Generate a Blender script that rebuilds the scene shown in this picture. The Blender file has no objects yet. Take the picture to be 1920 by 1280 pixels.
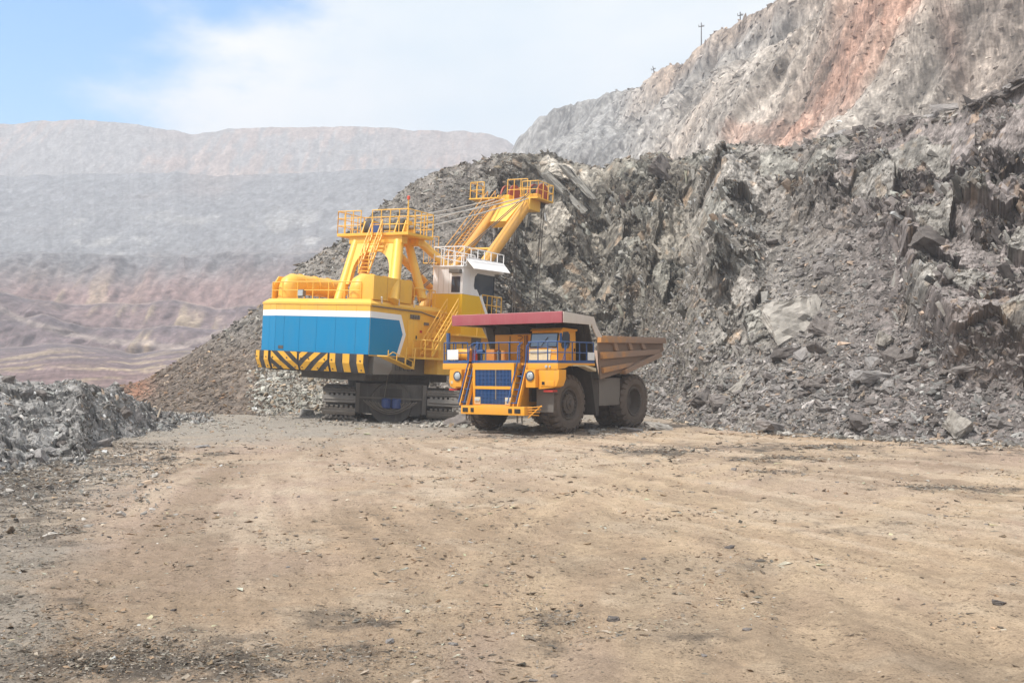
import bpy, math, random
import numpy as np
from mathutils import Vector, Matrix

SC = bpy.context.scene
COL = SC.collection
rnd = random.Random(7)
rng = np.random.default_rng(11)
R = math.radians

# ---------------------------------------------------------------- camera
F, HZ, CH = 2000.0, 690.0, 3.3            # focal length and horizon row in photo pixels, eye height in metres
cam_data = bpy.data.cameras.new('camera')
cam = bpy.data.objects.new('camera', cam_data)
COL.objects.link(cam)
cam.location = (0, 0, CH)
cam.rotation_euler = (R(90), 0, 0)
cam_data.sensor_width = 36.0
cam_data.lens = 36.0 * F / 1920.0
cam_data.shift_y = (HZ - 640.0) / 1920.0
cam_data.clip_start = 0.1
cam_data.clip_end = 6000
SC.camera = cam

# ---------------------------------------------------------------- sky
SUN_EL, SUN_AZ = 58.0, -122.0             # azimuth from +Y towards +X (the light comes from behind the viewer's left shoulder)
world = bpy.data.worlds.new('World')
SC.world = world
world.use_nodes = True
wn, wl = world.node_tree.nodes, world.node_tree.links
wn.clear()
w_out = wn.new('ShaderNodeOutputWorld')
w_bg = wn.new('ShaderNodeBackground')
w_sky = wn.new('ShaderNodeTexSky')
w_sky.sky_type = 'NISHITA'
w_sky.sun_disc = False
w_sky.sun_elevation = R(SUN_EL)
w_sky.sun_rotation = R(SUN_AZ)
w_sky.air_density = 1.4
w_sky.dust_density = 0.7
w_sky.ozone_density = 1.2
SKY_STRENGTH = 0.09
w_bg.inputs['Strength'].default_value = SKY_STRENGTH
w_tc = wn.new('ShaderNodeTexCoord')
w_map = wn.new('ShaderNodeMapping')
w_map.inputs['Scale'].default_value = (1.0, 1.0, 2.2)
w_map.inputs['Location'].default_value = (0.35, 0.1, 0.0)
w_n1 = wn.new('ShaderNodeTexNoise')
w_n1.inputs['Scale'].default_value = 4.2
w_n1.inputs['Detail'].default_value = 7
w_n1.inputs['Roughness'].default_value = 0.56
w_n2 = wn.new('ShaderNodeTexNoise')
w_n2.inputs['Scale'].default_value = 2.6
w_n2.inputs['Detail'].default_value = 6
wl.new(w_tc.outputs['Generated'], w_map.inputs['Vector'])
wl.new(w_map.outputs['Vector'], w_n1.inputs['Vector'])
wl.new(w_map.outputs['Vector'], w_n2.inputs['Vector'])
# the clear gap in the cloud (upper left of the view)
w_dot = wn.new('ShaderNodeVectorMath'); w_dot.operation = 'DOT_PRODUCT'
gap = Vector((-0.50, 1.0, 0.335)).normalized()
w_dot.inputs[1].default_value = gap
w_nrm = wn.new('ShaderNodeVectorMath'); w_nrm.operation = 'NORMALIZE'
wl.new(w_tc.outputs['Generated'], w_nrm.inputs[0])
wl.new(w_nrm.outputs['Vector'], w_dot.inputs[0])
w_gap = wn.new('ShaderNodeMapRange')
w_gap.inputs['From Min'].default_value = 0.925
w_gap.inputs['From Max'].default_value = 1.0
w_gap.inputs['To Min'].default_value = 0.0
w_gap.inputs['To Max'].default_value = 0.86
wl.new(w_dot.outputs['Value'], w_gap.inputs['Value'])
w_sum = wn.new('ShaderNodeMath'); w_sum.operation = 'SUBTRACT'
w_amp = wn.new('ShaderNodeMath'); w_amp.operation = 'MULTIPLY_ADD'
w_amp.inputs[1].default_value = 1.9; w_amp.inputs[2].default_value = -0.35
wl.new(w_n1.outputs['Fac'], w_amp.inputs[0])
wl.new(w_amp.outputs['Value'], w_sum.inputs[0])
wl.new(w_gap.outputs['Result'], w_sum.inputs[1])
w_cov = wn.new('ShaderNodeMapRange')
w_cov.interpolation_type = 'SMOOTHSTEP'
w_cov.inputs['From Min'].default_value = -0.12
w_cov.inputs['From Max'].default_value = 0.42
w_cov.inputs['To Min'].default_value = 0.0
w_cov.inputs['To Max'].default_value = 1.0
wl.new(w_sum.outputs['Value'], w_cov.inputs['Value'])
w_cr = wn.new('ShaderNodeValToRGB')      # cloud brightness
K = 1.0 / SKY_STRENGTH
w_cr.color_ramp.elements[0].position = 0.34
w_cr.color_ramp.elements[0].color = (0.66, 0.80, 0.91, 1)
w_cr.color_ramp.elements[1].position = 0.62
w_cr.color_ramp.elements[1].color = (1.0, 1.0, 0.99, 1)
wl.new(w_n2.outputs['Fac'], w_cr.inputs['Fac'])
w_cs = wn.new('ShaderNodeVectorMath'); w_cs.operation = 'SCALE'
w_cs.inputs['Scale'].default_value = K * 0.68
wl.new(w_cr.outputs['Color'], w_cs.inputs[0])
w_mix = wn.new('ShaderNodeMix'); w_mix.data_type = 'RGBA'
wl.new(w_cov.outputs['Result'], w_mix.inputs['Factor'])
w_tint = wn.new('ShaderNodeVectorMath'); w_tint.operation = 'MULTIPLY'
w_tint.inputs[1].default_value = (0.36, 1.0, 1.5)
wl.new(w_sky.outputs['Color'], w_tint.inputs[0])
wl.new(w_tint.outputs['Vector'], w_mix.inputs['A'])
wl.new(w_cs.outputs['Vector'], w_mix.inputs['B'])
wl.new(w_mix.outputs['Result'], w_bg.inputs['Color'])
wl.new(w_bg.outputs['Background'], w_out.inputs['Surface'])

# ---------------------------------------------------------------- sun (veiled by thin cloud)
sun_data = bpy.data.lights.new('sun', 'SUN')
sun_data.energy = 3.3
sun_data.angle = R(5)
sun_data.color = (1.0, 0.95, 0.87)
sun = bpy.data.objects.new('sun', sun_data)
COL.objects.link(sun)
_el, _az = R(SUN_EL), R(SUN_AZ)
sdir = Vector((math.sin(_az) * math.cos(_el), math.cos(_az) * math.cos(_el), math.sin(_el)))
sun.rotation_euler = (-sdir).to_track_quat('-Z', 'Y').to_euler()
sun.location = sdir * 80

vs = SC.view_settings
vs.view_transform = 'Standard'
vs.look = 'None'
vs.exposure = 0.68
vs.gamma = 1.0
vs.use_curve_mapping = False
SC.cycles.use_denoising = True
SC.cycles.max_bounces = 6
SC.cycles.volume_bounces = 2
SC.cycles.transparent_max_bounces = 8
SC.cycles.caustics_reflective = False
SC.cycles.caustics_refractive = False

# ---------------------------------------------------------------- tagging and mesh helpers
def tag(o, label=None, cat=None, group=None, kind=None):
    if label: o['label'] = label
    if cat: o['category'] = cat
    if group: o['group'] = group
    if kind: o['kind'] = kind
    return o

def link(name, mesh, parent=None, mat=None):
    o = bpy.data.objects.new(name, mesh)
    COL.objects.link(o)
    if parent is not None:
        o.parent = parent
    if mat is not None and mesh is not None and not mesh.materials:
        mesh.materials.append(mat)
    return o

def empty(name, loc=(0, 0, 0), rz=0.0):
    o = bpy.data.objects.new(name, None)
    COL.objects.link(o)
    o.location = loc
    o.rotation_euler = (0, 0, rz)
    o.empty_display_size = 0.3
    return o

def np_mesh(name, verts, faces, col=None, smooth=False):
    """verts (N,3), faces (M,k) with one k; fast path through foreach_set."""
    me = bpy.data.meshes.new(name)
    verts = np.ascontiguousarray(verts, dtype=np.float32)
    faces = np.ascontiguousarray(faces, dtype=np.int32)
    m, k = faces.shape
    me.vertices.add(len(verts))
    me.vertices.foreach_set('co', verts.ravel())
    me.loops.add(m * k)
    me.loops.foreach_set('vertex_index', faces.ravel())
    me.polygons.add(m)
    me.polygons.foreach_set('loop_start', np.arange(0, m * k, k, dtype=np.int32))
    me.polygons.foreach_set('loop_total', np.full(m, k, dtype=np.int32))
    me.polygons.foreach_set('use_smooth', np.full(m, smooth, dtype=bool))
    if col is not None:
        a = me.color_attributes.new('tint', 'FLOAT_COLOR', 'POINT')
        c4 = np.ones((len(verts), 4), dtype=np.float32)
        c4[:, :3] = col
        a.data.foreach_set('color', c4.ravel())
    me.update(calc_edges=True)
    me.validate()
    return me

def grid_faces(nr, nc):
    i = np.arange(nr - 1)[:, None] * nc + np.arange(nc - 1)[None, :]
    i = i.ravel()
    return np.stack([i, i + 1, i + nc + 1, i + nc], 1)

# ---------------------------------------------------------------- numpy noise
def _h(ix, iy, iz, seed):
    n = (ix.astype(np.int64) * 374761393 + iy.astype(np.int64) * 668265263 + iz.astype(np.int64) * 2147483647 + seed * 974634777) & 0xFFFFFFFF
    n = ((n ^ (n >> 13)) * 1274126177) & 0xFFFFFFFF
    n = ((n ^ (n >> 16)) * 2246822519) & 0xFFFFFFFF
    return n ^ (n >> 15)

def _hf(ix, iy, iz, seed):
    return (_h(ix, iy, iz, seed) & 0xFFFFFF).astype(np.float32) / 16777215.0

def vnoise(p, seed=0):
    q = np.floor(p)
    f = (p - q).astype(np.float32)
    f = f * f * (3 - 2 * f)
    i = q.astype(np.int64)
    r = 0
    for dx in (0, 1):
        wx = f[:, 0] if dx else 1 - f[:, 0]
        for dy in (0, 1):
            wy = f[:, 1] if dy else 1 - f[:, 1]
            for dz in (0, 1):
                wz = f[:, 2] if dz else 1 - f[:, 2]
                r = r + wx * wy * wz * _hf(i[:, 0] + dx, i[:, 1] + dy, i[:, 2] + dz, seed)
    return r * 2 - 1

def fbm(p, octaves=4, seed=0, rough=0.5, lac=2.03):
    a, s, r = 1.0, 1.0, 0
    for o in range(octaves):
        r = r + a * vnoise(p * s, seed + o * 17)
        a *= rough
        s *= lac
    return r

def facets(p, seed=0, tilt=1.0):
    """Broken-rock relief: each Voronoi cell is a tilted plane. Returns height (about -1..1), cell random, cell random 2."""
    q = np.floor(p)
    i = q.astype(np.int64)
    best = np.full(len(p), 1e9, dtype=np.float32)
    bc = [np.zeros(len(p), dtype=np.int64) for _ in range(3)]
    bd = np.zeros((len(p), 3), dtype=np.float32)
    for dx in (-1, 0, 1):
        for dy in (-1, 0, 1):
            for dz in (-1, 0, 1):
                cx, cy, cz = i[:, 0] + dx, i[:, 1] + dy, i[:, 2] + dz
                h = _h(cx, cy, cz, seed)
                jx = (h & 1023).astype(np.float32) / 1023.0
                jy = ((h >> 10) & 1023).astype(np.float32) / 1023.0
                jz = ((h >> 20) & 1023).astype(np.float32) / 1023.0
                ex = (p[:, 0] - cx - jx).astype(np.float32)
                ey = (p[:, 1] - cy - jy).astype(np.float32)
                ez = (p[:, 2] - cz - jz).astype(np.float32)
                d = ex * ex + ey * ey + ez * ez
                m = d < best
                best[m] = d[m]
                bc[0][m] = cx[m]; bc[1][m] = cy[m]; bc[2][m] = cz[m]
                bd[m, 0] = ex[m]; bd[m, 1] = ey[m]; bd[m, 2] = ez[m]
    o = _hf(*bc, seed + 101) * 2 - 1
    gx = _hf(*bc, seed + 102) * 2 - 1
    gy = _hf(*bc, seed + 103) * 2 - 1
    gz = _hf(*bc, seed + 104) * 2 - 1
    hgt = 0.6 * o + tilt * (gx * bd[:, 0] + gy * bd[:, 1] + gz * bd[:, 2])
    return hgt.astype(np.float32), _hf(*bc, seed + 105), _hf(*bc, seed + 106)

def sstep(a, b, x):
    t = np.clip((x - a) / (b - a), 0, 1)
    return t * t * (3 - 2 * t)

def P(px, py, d):
    """A photo pixel at a chosen distance along the view axis."""
    return Vector(((px - 960) / F * d, d, CH + (HZ - py) / F * d))

# ---------------------------------------------------------------- material helpers
MATS = {}
def node_mat(name):
    m = bpy.data.materials.new(name)
    m.use_nodes = True
    nt = m.node_tree
    b = nt.nodes['Principled BSDF']
    return m, nt, b

def rock_mat(name, bump=0.25, scale=3.0, rough=0.9, objrand=False, flat=None, spec=0.25):
    """Stone: tint attribute (the stone's own colour) broken up by fine noise and bump."""
    m, nt, b = node_mat(name)
    N, L = nt.nodes, nt.links
    if flat is None:
        src = N.new('ShaderNodeVertexColor'); src.layer_name = 'tint'; c = src.outputs['Color']
    else:
        src = N.new('ShaderNodeRGB'); src.outputs[0].default_value = (*flat, 1); c = src.outputs[0]
    tc = N.new('ShaderNodeTexCoord')
    n1 = N.new('ShaderNodeTexNoise'); n1.inputs['Scale'].default_value = scale
    n1.inputs['Detail'].default_value = 8; n1.inputs['Roughness'].default_value = 0.65
    L.new(tc.outputs['Object'], n1.inputs['Vector'])
    mr = N.new('ShaderNodeMapRange')
    mr.inputs['From Min'].default_value = 0.3; mr.inputs['From Max'].default_value = 0.7
    mr.inputs['To Min'].default_value = 0.62; mr.inputs['To Max'].default_value = 1.38
    L.new(n1.outputs['Fac'], mr.inputs['Value'])
    sc = N.new('ShaderNodeVectorMath'); sc.operation = 'SCALE'
    L.new(c, sc.inputs[0]); L.new(mr.outputs['Result'], sc.inputs['Scale'])
    outc = sc.outputs['Vector']
    if objrand:
        oi = N.new('ShaderNodeObjectInfo')
        cr = N.new('ShaderNodeValToRGB')
        cr.color_ramp.elements[0].color = (0.62, 0.58, 0.56, 1)
        cr.color_ramp.elements[1].color = (1.45, 1.45, 1.45, 1)
        e = cr.color_ramp.elements.new(0.5); e.color = (1.0, 0.94, 0.9, 1)
        L.new(oi.outputs['Random'], cr.inputs['Fac'])
        mm = N.new('ShaderNodeVectorMath'); mm.operation = 'MULTIPLY'
        L.new(outc, mm.inputs[0]); L.new(cr.outputs['Color'], mm.inputs[1])
        outc = mm.outputs['Vector']
    L.new(outc, b.inputs['Base Color'])
    b.inputs['Roughness'].default_value = rough
    b.inputs['Specular IOR Level'].default_value = spec
    if bump:
        n2 = N.new('ShaderNodeTexNoise'); n2.inputs['Scale'].default_value = scale * 3.1
        n2.inputs['Detail'].default_value = 6; n2.inputs['Roughness'].default_value = 0.7
        L.new(tc.outputs['Object'], n2.inputs['Vector'])
        bp = N.new('ShaderNodeBump'); bp.inputs['Strength'].default_value = bump
        bp.inputs['Distance'].default_value = 0.25 / scale
        L.new(n2.outputs['Fac'], bp.inputs['Height'])
        L.new(bp.outputs['Normal'], b.inputs['Normal'])
    return m
def gblur(a, nr, nc, n=1):
    a = a.reshape(nr, nc).astype(np.float32)
    for _ in range(n):
        b = np.pad(a, 1, mode='edge')
        a = (b[:-2, 1:-1] + 2 * b[1:-1, 1:-1] + b[2:, 1:-1]) * 0.25
        b = np.pad(a, 1, mode='edge')
        a = (b[1:-1, :-2] + 2 * b[1:-1, 1:-1] + b[1:-1, 2:]) * 0.25
    return a.ravel()

# =================================================================== ground: one sheet to the horizon
def build_ground():
    radii = np.concatenate([[0.0, 2.0, 4.0, 6.0, 8.0], 9.0 * np.exp(np.linspace(0, math.log(110 / 9.0), 420)),
                            [130, 160, 210, 300, 450, 700, 1000, 1400]])
    ang = np.concatenate([np.linspace(-180, -33, 26)[:-1], np.linspace(-33, 33, 410), np.linspace(33, 180, 26)[1:]])
    rr, aa = np.meshgrid(radii, np.radians(ang), indexing='ij')
    x, y = (rr * np.sin(aa)).ravel(), (rr * np.cos(aa)).ravel()
    d = np.maximum(y, 1.0)
    px = 960 + F * x / d
    py = HZ + F * CH / d
    near = sstep(140, 80, rr.ravel())
    p = np.stack([x, y, np.zeros_like(x)], 1)
    z = 0.07 * fbm(p * 0.06, 3, 1) + 0.022 * fbm(p * 0.35, 3, 5)
    fine = fbm(p * np.array([1.6, 1.6, 1]), 4, 9, 0.6)
    z += 0.030 * fine
    # wheel ruts: arcs swung across the floor towards the truck
    for (cx, cy, r0, amp, w) in ((46, 12, 47.5, 0.045, 0.42), (46, 12, 42.4, 0.045, 0.42), (60, -4, 57.2, 0.04, 0.5),
                                 (60, -4, 52.0, 0.04, 0.5), (-30, 40, 31.0, 0.035, 0.5), (-30, 40, 36.2, 0.035, 0.5), (64, -14, 64.0, 0.045, 0.45), (64, -14, 69.0, 0.045, 0.45)):
        q = np.hypot(x - cx, y - cy) - r0 + 0.5 * vnoise(p * 0.12, 33)
        z += amp * (np.exp(-((np.abs(q) - w * 1.4) / (w * 0.5)) ** 2) * 0.7 - np.exp(-(q / w) ** 2)) * (0.4 + 0.6 * (vnoise(p * 0.2, 44) > -0.3))
    # the shovel's far crawler stands on a low hump
    z += 0.32 * np.exp(-(((x + 11.5) / 2.6) ** 2 + ((y - 69) / 6.5) ** 2))
    # wheel tracks fanning out from the loading place towards the viewer
    th = np.arctan2(x + 9.0 - 0.0035 * (60 - y) ** 2, 74 - y); rl = np.hypot(x + 9.0, 74 - y)
    tr = fbm(np.stack([th * 46.0 + 0.35 * vnoise(p * 0.12, 51), rl * 0.045, x * 0], 1), 4, 52, 0.62)
    trk = tr * sstep(62, 50, y) * sstep(1.25, 0.75, np.abs(th)) * (0.45 + 0.55 * sstep(-0.3, 0.4, vnoise(p * 0.09, 57)))
    z += 0.016 * trk
    z *= near
    # colour: dust-tan floor, pink and ochre drifts, grey-black crushed slate where it has been spilled
    n1 = fbm(p * 0.10, 4, 21)
    n2 = fbm(p * 0.5, 4, 22, 0.6)
    n3 = fbm(p * np.array([2.2, 2.2, 1]), 4, 23, 0.65)
    tan = np.array([0.41, 0.325, 0.258]); ochre = np.array([0.42, 0.318, 0.228]); pink = np.array([0.385, 0.30, 0.25]); pale = np.array([0.50, 0.425, 0.345])
    def mix(a, b, t): return a * (1 - t[:, None]) + b * t[:, None]
    c = mix(np.tile(tan, (len(x), 1)), ochre, 0.7 * sstep(-0.1, 0.9, n1 + (px - 1050) / 1500.0))
    c = mix(c, pink, 0.8 * sstep(0.1, 0.7, fbm(p * 0.16, 3, 25)) )
    c = mix(c, pale, 0.6 * sstep(0.1, 0.8, n2))
    c = mix(c, np.array([0.30, 0.235, 0.17]), 0.45 * sstep(0.05, 0.9, n3 * 0.7 + 0.4 * fbm(p * 0.22, 3, 77)))
    # packed lighter lanes left by wheels, and darker brown dirt towards the near left and the bottom edge
    lane = np.zeros_like(x)
    for (cx, cy, r0, wd) in ((46, 12, 45.0, 3.2), (60, -4, 54.6, 3.0), (70, 30, 66.0, 2.2), (64, -14, 66.5, 1.6), (40, 0, 30.0, 1.8)):
        q = np.hypot(x - cx, y - cy) - r0 + 0.9 * vnoise(p * 0.1, 35)
        lane = np.maximum(lane, np.exp(-(np.abs(q) / wd) ** 3) * (0.55 + 0.45 * np.sin(q * 4.2 + 2 * vnoise(p * 0.3, 36))))
    c = mix(c, np.array([0.52, 0.415, 0.30]), 0.55 * np.clip(lane, 0, 1))
    c = mix(c, np.array([0.235, 0.185, 0.14]), 0.42 * np.clip(sstep(960, 1280, py + 90 * n1 + 60 * n2 - (px - 500) * 0.10) * (0.5 + 0.5 * sstep(-.3, .5, n3)), 0, 1))
    c = mix(c, np.array([0.24, 0.195, 0.155]), 0.32 * sstep(0.0, 0.75, fbm(p * np.array([0.5, 0.22, 1]), 4, 29, 0.65)))
    c = mix(c, np.array([0.53, 0.44, 0.35]), 0.55 * sstep(0.05, 0.75, trk))
    c = mix(c, np.array([0.25, 0.195, 0.145]), 0.50 * sstep(0.05, 0.75, -trk))
    # spilled slate, and one dark patch on the floor at the truck
    def blob(bx, by, sx, sy, k=1.0):
        return k * np.exp(-(((px - bx) / sx) ** 2 + ((py - by) / sy) ** 2))
    g = np.zeros_like(x)
    for b in ((20, 905, 200, 50, 1.2), (60, 1010, 150, 55, .75), (110, 862, 230, 16, 1.0), (270, 838, 90, 10, 0.8), (250, 1232, 330, 45, 1.05),
              (40, 1150, 170, 60, .5), (680, 1160, 130, 20, .7), (560, 1215, 260, 30, .6), (1220, 848, 120, 9, 1.0), (1460, 860, 130, 7, 1.0), (1450, 882, 70, 4, .8), (1800, 914, 150, 6, 1.0),
              (1500, 838, 420, 9, .75), (1020, 1150, 110, 25, .5), (1100, 1190, 260, 20, .4), (1420, 1050, 60, 10, .4), (1560, 1000, 150, 18, .35), (1000, 817, 170, 6, .9), (1900, 846, 220, 12, .7),
              (840, 960, 90, 8, .35), (700, 985, 200, 10, .3), (430, 850, 60, 5, .8), (700, 925, 80, 6, .35), (1750, 1130, 120, 12, .4)):
        g = np.maximum(g, blob(*b))
    # crushed grey fines everywhere near the shovel and under the mound
    fines = sstep(842, 800, py + 9 * n2 + (px - 640) * 0.045) * sstep(1500, 1150, px)
    fines = np.maximum(fines, sstep(330, 120, px + 70 * n2 + (py - 830) * 0.5) * sstep(1250, 880, py) * 0.8)
    fines = np.maximum(fines, sstep(120, 30, px + 60 * n2) * 0.8)
    c = mix(c, np.array([0.30, 0.28, 0.255]), np.clip(fines * 0.95, 0, 1))
    dark = np.clip(g * 1.5 + 0.55 * n3 + 0.35 * n2 - 0.6, 0, 1) * (g > 0.05)
    c = mix(c, np.array([0.105, 0.092, 0.082]), np.clip(dark, 0, 0.92))
    c = c * np.array([1.06, 1.02, 0.97])
    me = np_mesh('ground', np.stack([x, y, z], 1), grid_faces(len(radii), len(ang))[:, ::-1], np.clip(c, 0.02, 0.9), smooth=True)
    m, nt, b = node_mat('dirt')
    N, L = nt.nodes, nt.links
    src = N.new('ShaderNodeVertexColor'); src.layer_name = 'tint'
    tc = N.new('ShaderNodeTexCoord')
    def noise(s, det=8, ro=0.65):
        n = N.new('ShaderNodeTexNoise'); n.inputs['Scale'].default_value = s; n.inputs['Detail'].default_value = det
        n.inputs['Roughness'].default_value = ro; L.new(tc.outputs['Object'], n.inputs['Vector']); return n
    def mrange(o, a, bb, lo, hi):
        r = N.new('ShaderNodeMapRange'); r.inputs['From Min'].default_value = a; r.inputs['From Max'].default_value = bb
        r.inputs['To Min'].default_value = lo; r.inputs['To Max'].default_value = hi; L.new(o, r.inputs['Value']); return r.outputs['Result']
    nb = noise(5.0); nf = noise(34.0, 7, 0.75)
    s1 = mrange(nb.outputs['Fac'], 0.3, 0.7, 0.84, 1.14)
    s2 = mrange(nf.outputs['Fac'], 0.3, 0.7, 0.68, 1.30)
    # grit: irregular specks of dark and pale chips, gathered in drifts
    dst = N.new('ShaderNodeVectorMath'); dst.operation = 'MULTIPLY_ADD'; L.new(nf.outputs['Color'], dst.inputs[0])
    dst.inputs[1].default_value = (0.09, 0.09, 0.09); L.new(tc.outputs['Object'], dst.inputs[2])
    drift = noise(1.1, 5, 0.6)
    def specks(scale, lo, hi, amt):
        vo = N.new('ShaderNodeTexVoronoi'); vo.voronoi_dimensions = '2D'; vo.inputs['Scale'].default_value = scale; L.new(dst.outputs['Vector'], vo.inputs['Vector'])
        sep = N.new('ShaderNodeSeparateColor'); L.new(vo.outputs['Color'], sep.inputs['Color'])
        pick_ = mrange(sep.outputs['Red'], lo, hi, 0.0, 1.0)                       # only some cells hold a chip
        near_ = mrange(vo.outputs['Distance'], 0.22, 0.36, 1.0, 0.0)
        dr = mrange(drift.outputs['Fac'], 0.38, 0.62, 0.25, 1.0)
        a = N.new('ShaderNodeMath'); a.operation = 'MULTIPLY'; L.new(pick_, a.inputs[0]); L.new(near_, a.inputs[1])
        b2 = N.new('ShaderNodeMath'); b2.operation = 'MULTIPLY'; L.new(a.outputs[0], b2.inputs[0]); L.new(dr, b2.inputs[1])
        tone = mrange(sep.outputs['Green'], 0.0, 1.0, amt, amt * -0.30)             # most dark, a few pale
        c2 = N.new('ShaderNodeMath'); c2.operation = 'MULTIPLY'; L.new(b2.outputs[0], c2.inputs[0]); L.new(tone, c2.inputs[1])
        o2 = N.new('ShaderNodeMath'); o2.operation = 'SUBTRACT'; o2.inputs[0].default_value = 1.0; L.new(c2.outputs[0], o2.inputs[1])
        return o2.outputs[0]
    p1, p2, p3 = specks(8.0, 0.76, 0.79, 0.74), specks(15.0, 0.55, 0.60, 0.78), specks(30.0, 0.40, 0.46, 0.78)
    pa = N.new('ShaderNodeMath'); pa.operation = 'MULTIPLY'; L.new(p1, pa.inputs[0]); L.new(p2, pa.inputs[1])
    pb = N.new('ShaderNodeMath'); pb.operation = 'MULTIPLY'; L.new(pa.outputs[0], pb.inputs[0]); L.new(p3, pb.inputs[1])
    peb = pb.outputs[0]
    mu = N.new('ShaderNodeMath'); mu.operation = 'MULTIPLY'; L.new(s1, mu.inputs[0]); L.new(s2, mu.inputs[1])
    mu2 = N.new('ShaderNodeMath'); mu2.operation = 'MULTIPLY'; L.new(mu.outputs[0], mu2.inputs[0]); L.new(peb, mu2.inputs[1])
    sc = N.new('ShaderNodeVectorMath'); sc.operation = 'SCALE'
    L.new(src.outputs['Color'], sc.inputs[0]); L.new(mu2.outputs[0], sc.inputs['Scale'])
    L.new(sc.outputs['Vector'], b.inputs['Base Color'])
    b.inputs['Roughness'].default_value = 0.95; b.inputs['Specular IOR Level'].default_value = 0.15
    ad = N.new('ShaderNodeMath'); ad.operation = 'ADD'; L.new(nb.outputs['Fac'], ad.inputs[0])
    hf = N.new('ShaderNodeMath'); hf.operation = 'MULTIPLY'; hf.inputs[1].default_value = 0.55; L.new(nf.outputs['Fac'], hf.inputs[0]); L.new(hf.outputs[0], ad.inputs[1])
    bp = N.new('ShaderNodeBump'); bp.inputs['Strength'].default_value = 0.8; bp.inputs['Distance'].default_value = 0.10
    L.new(ad.outputs[0], bp.inputs['Height']); L.new(bp.outputs['Normal'], b.inputs['Normal'])
    o = link('ground', me, mat=m)
    tag(o, 'dusty tan and grey quarry floor with wheel ruts', 'ground', kind='structure')
    return x, y, z, g, dark, px, py

GX, GY, GZ, GG, GD, GPX, GPY = build_ground()

def ground_z(x, y):
    i = np.argmin((GX - x) ** 2 + (GY - y) ** 2)
    return float(GZ[i])

# =================================================================== the working face: one bench about 20 m high
WALL_PTS = np.array([  # px, toe distance, crest distance, crest row
    (150, 88, 92, 742), (230, 86, 93, 722), (270, 84, 94, 711), (330, 81, 95, 678), (400, 78, 96, 632), (480, 76, 97, 580), (560, 77, 100, 503),
    (630, 78, 102, 452), (700, 79, 104, 400), (760, 80, 105, 352), (800, 81, 106, 328), (860, 83, 107, 308), (910, 85, 108, 296), (980, 87, 107, 292), (1045, 88, 106, 292),
    (1100, 87, 104, 308), (1150, 84, 102, 302), (1200, 78, 100, 294), (1240, 71, 97, 290), (1290, 64, 93, 294), (1340, 59, 90, 272), (1400, 56, 86, 274),
    (1480, 53.5, 82, 281), (1560, 52, 78, 262), (1640, 50.5, 75, 246), (1700, 49.5, 72, 240), (1760, 48.5, 70, 222), (1800, 48, 68, 205), (1860, 47, 65.5, 182),
    (1920, 46, 63, 150), (2050, 44, 60, 128), (2300, 41, 56, 90), (2700, 36, 50, 0), (3400, 30, 44, -160), (4400, 24, 38, -400)], dtype=float)

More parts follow.
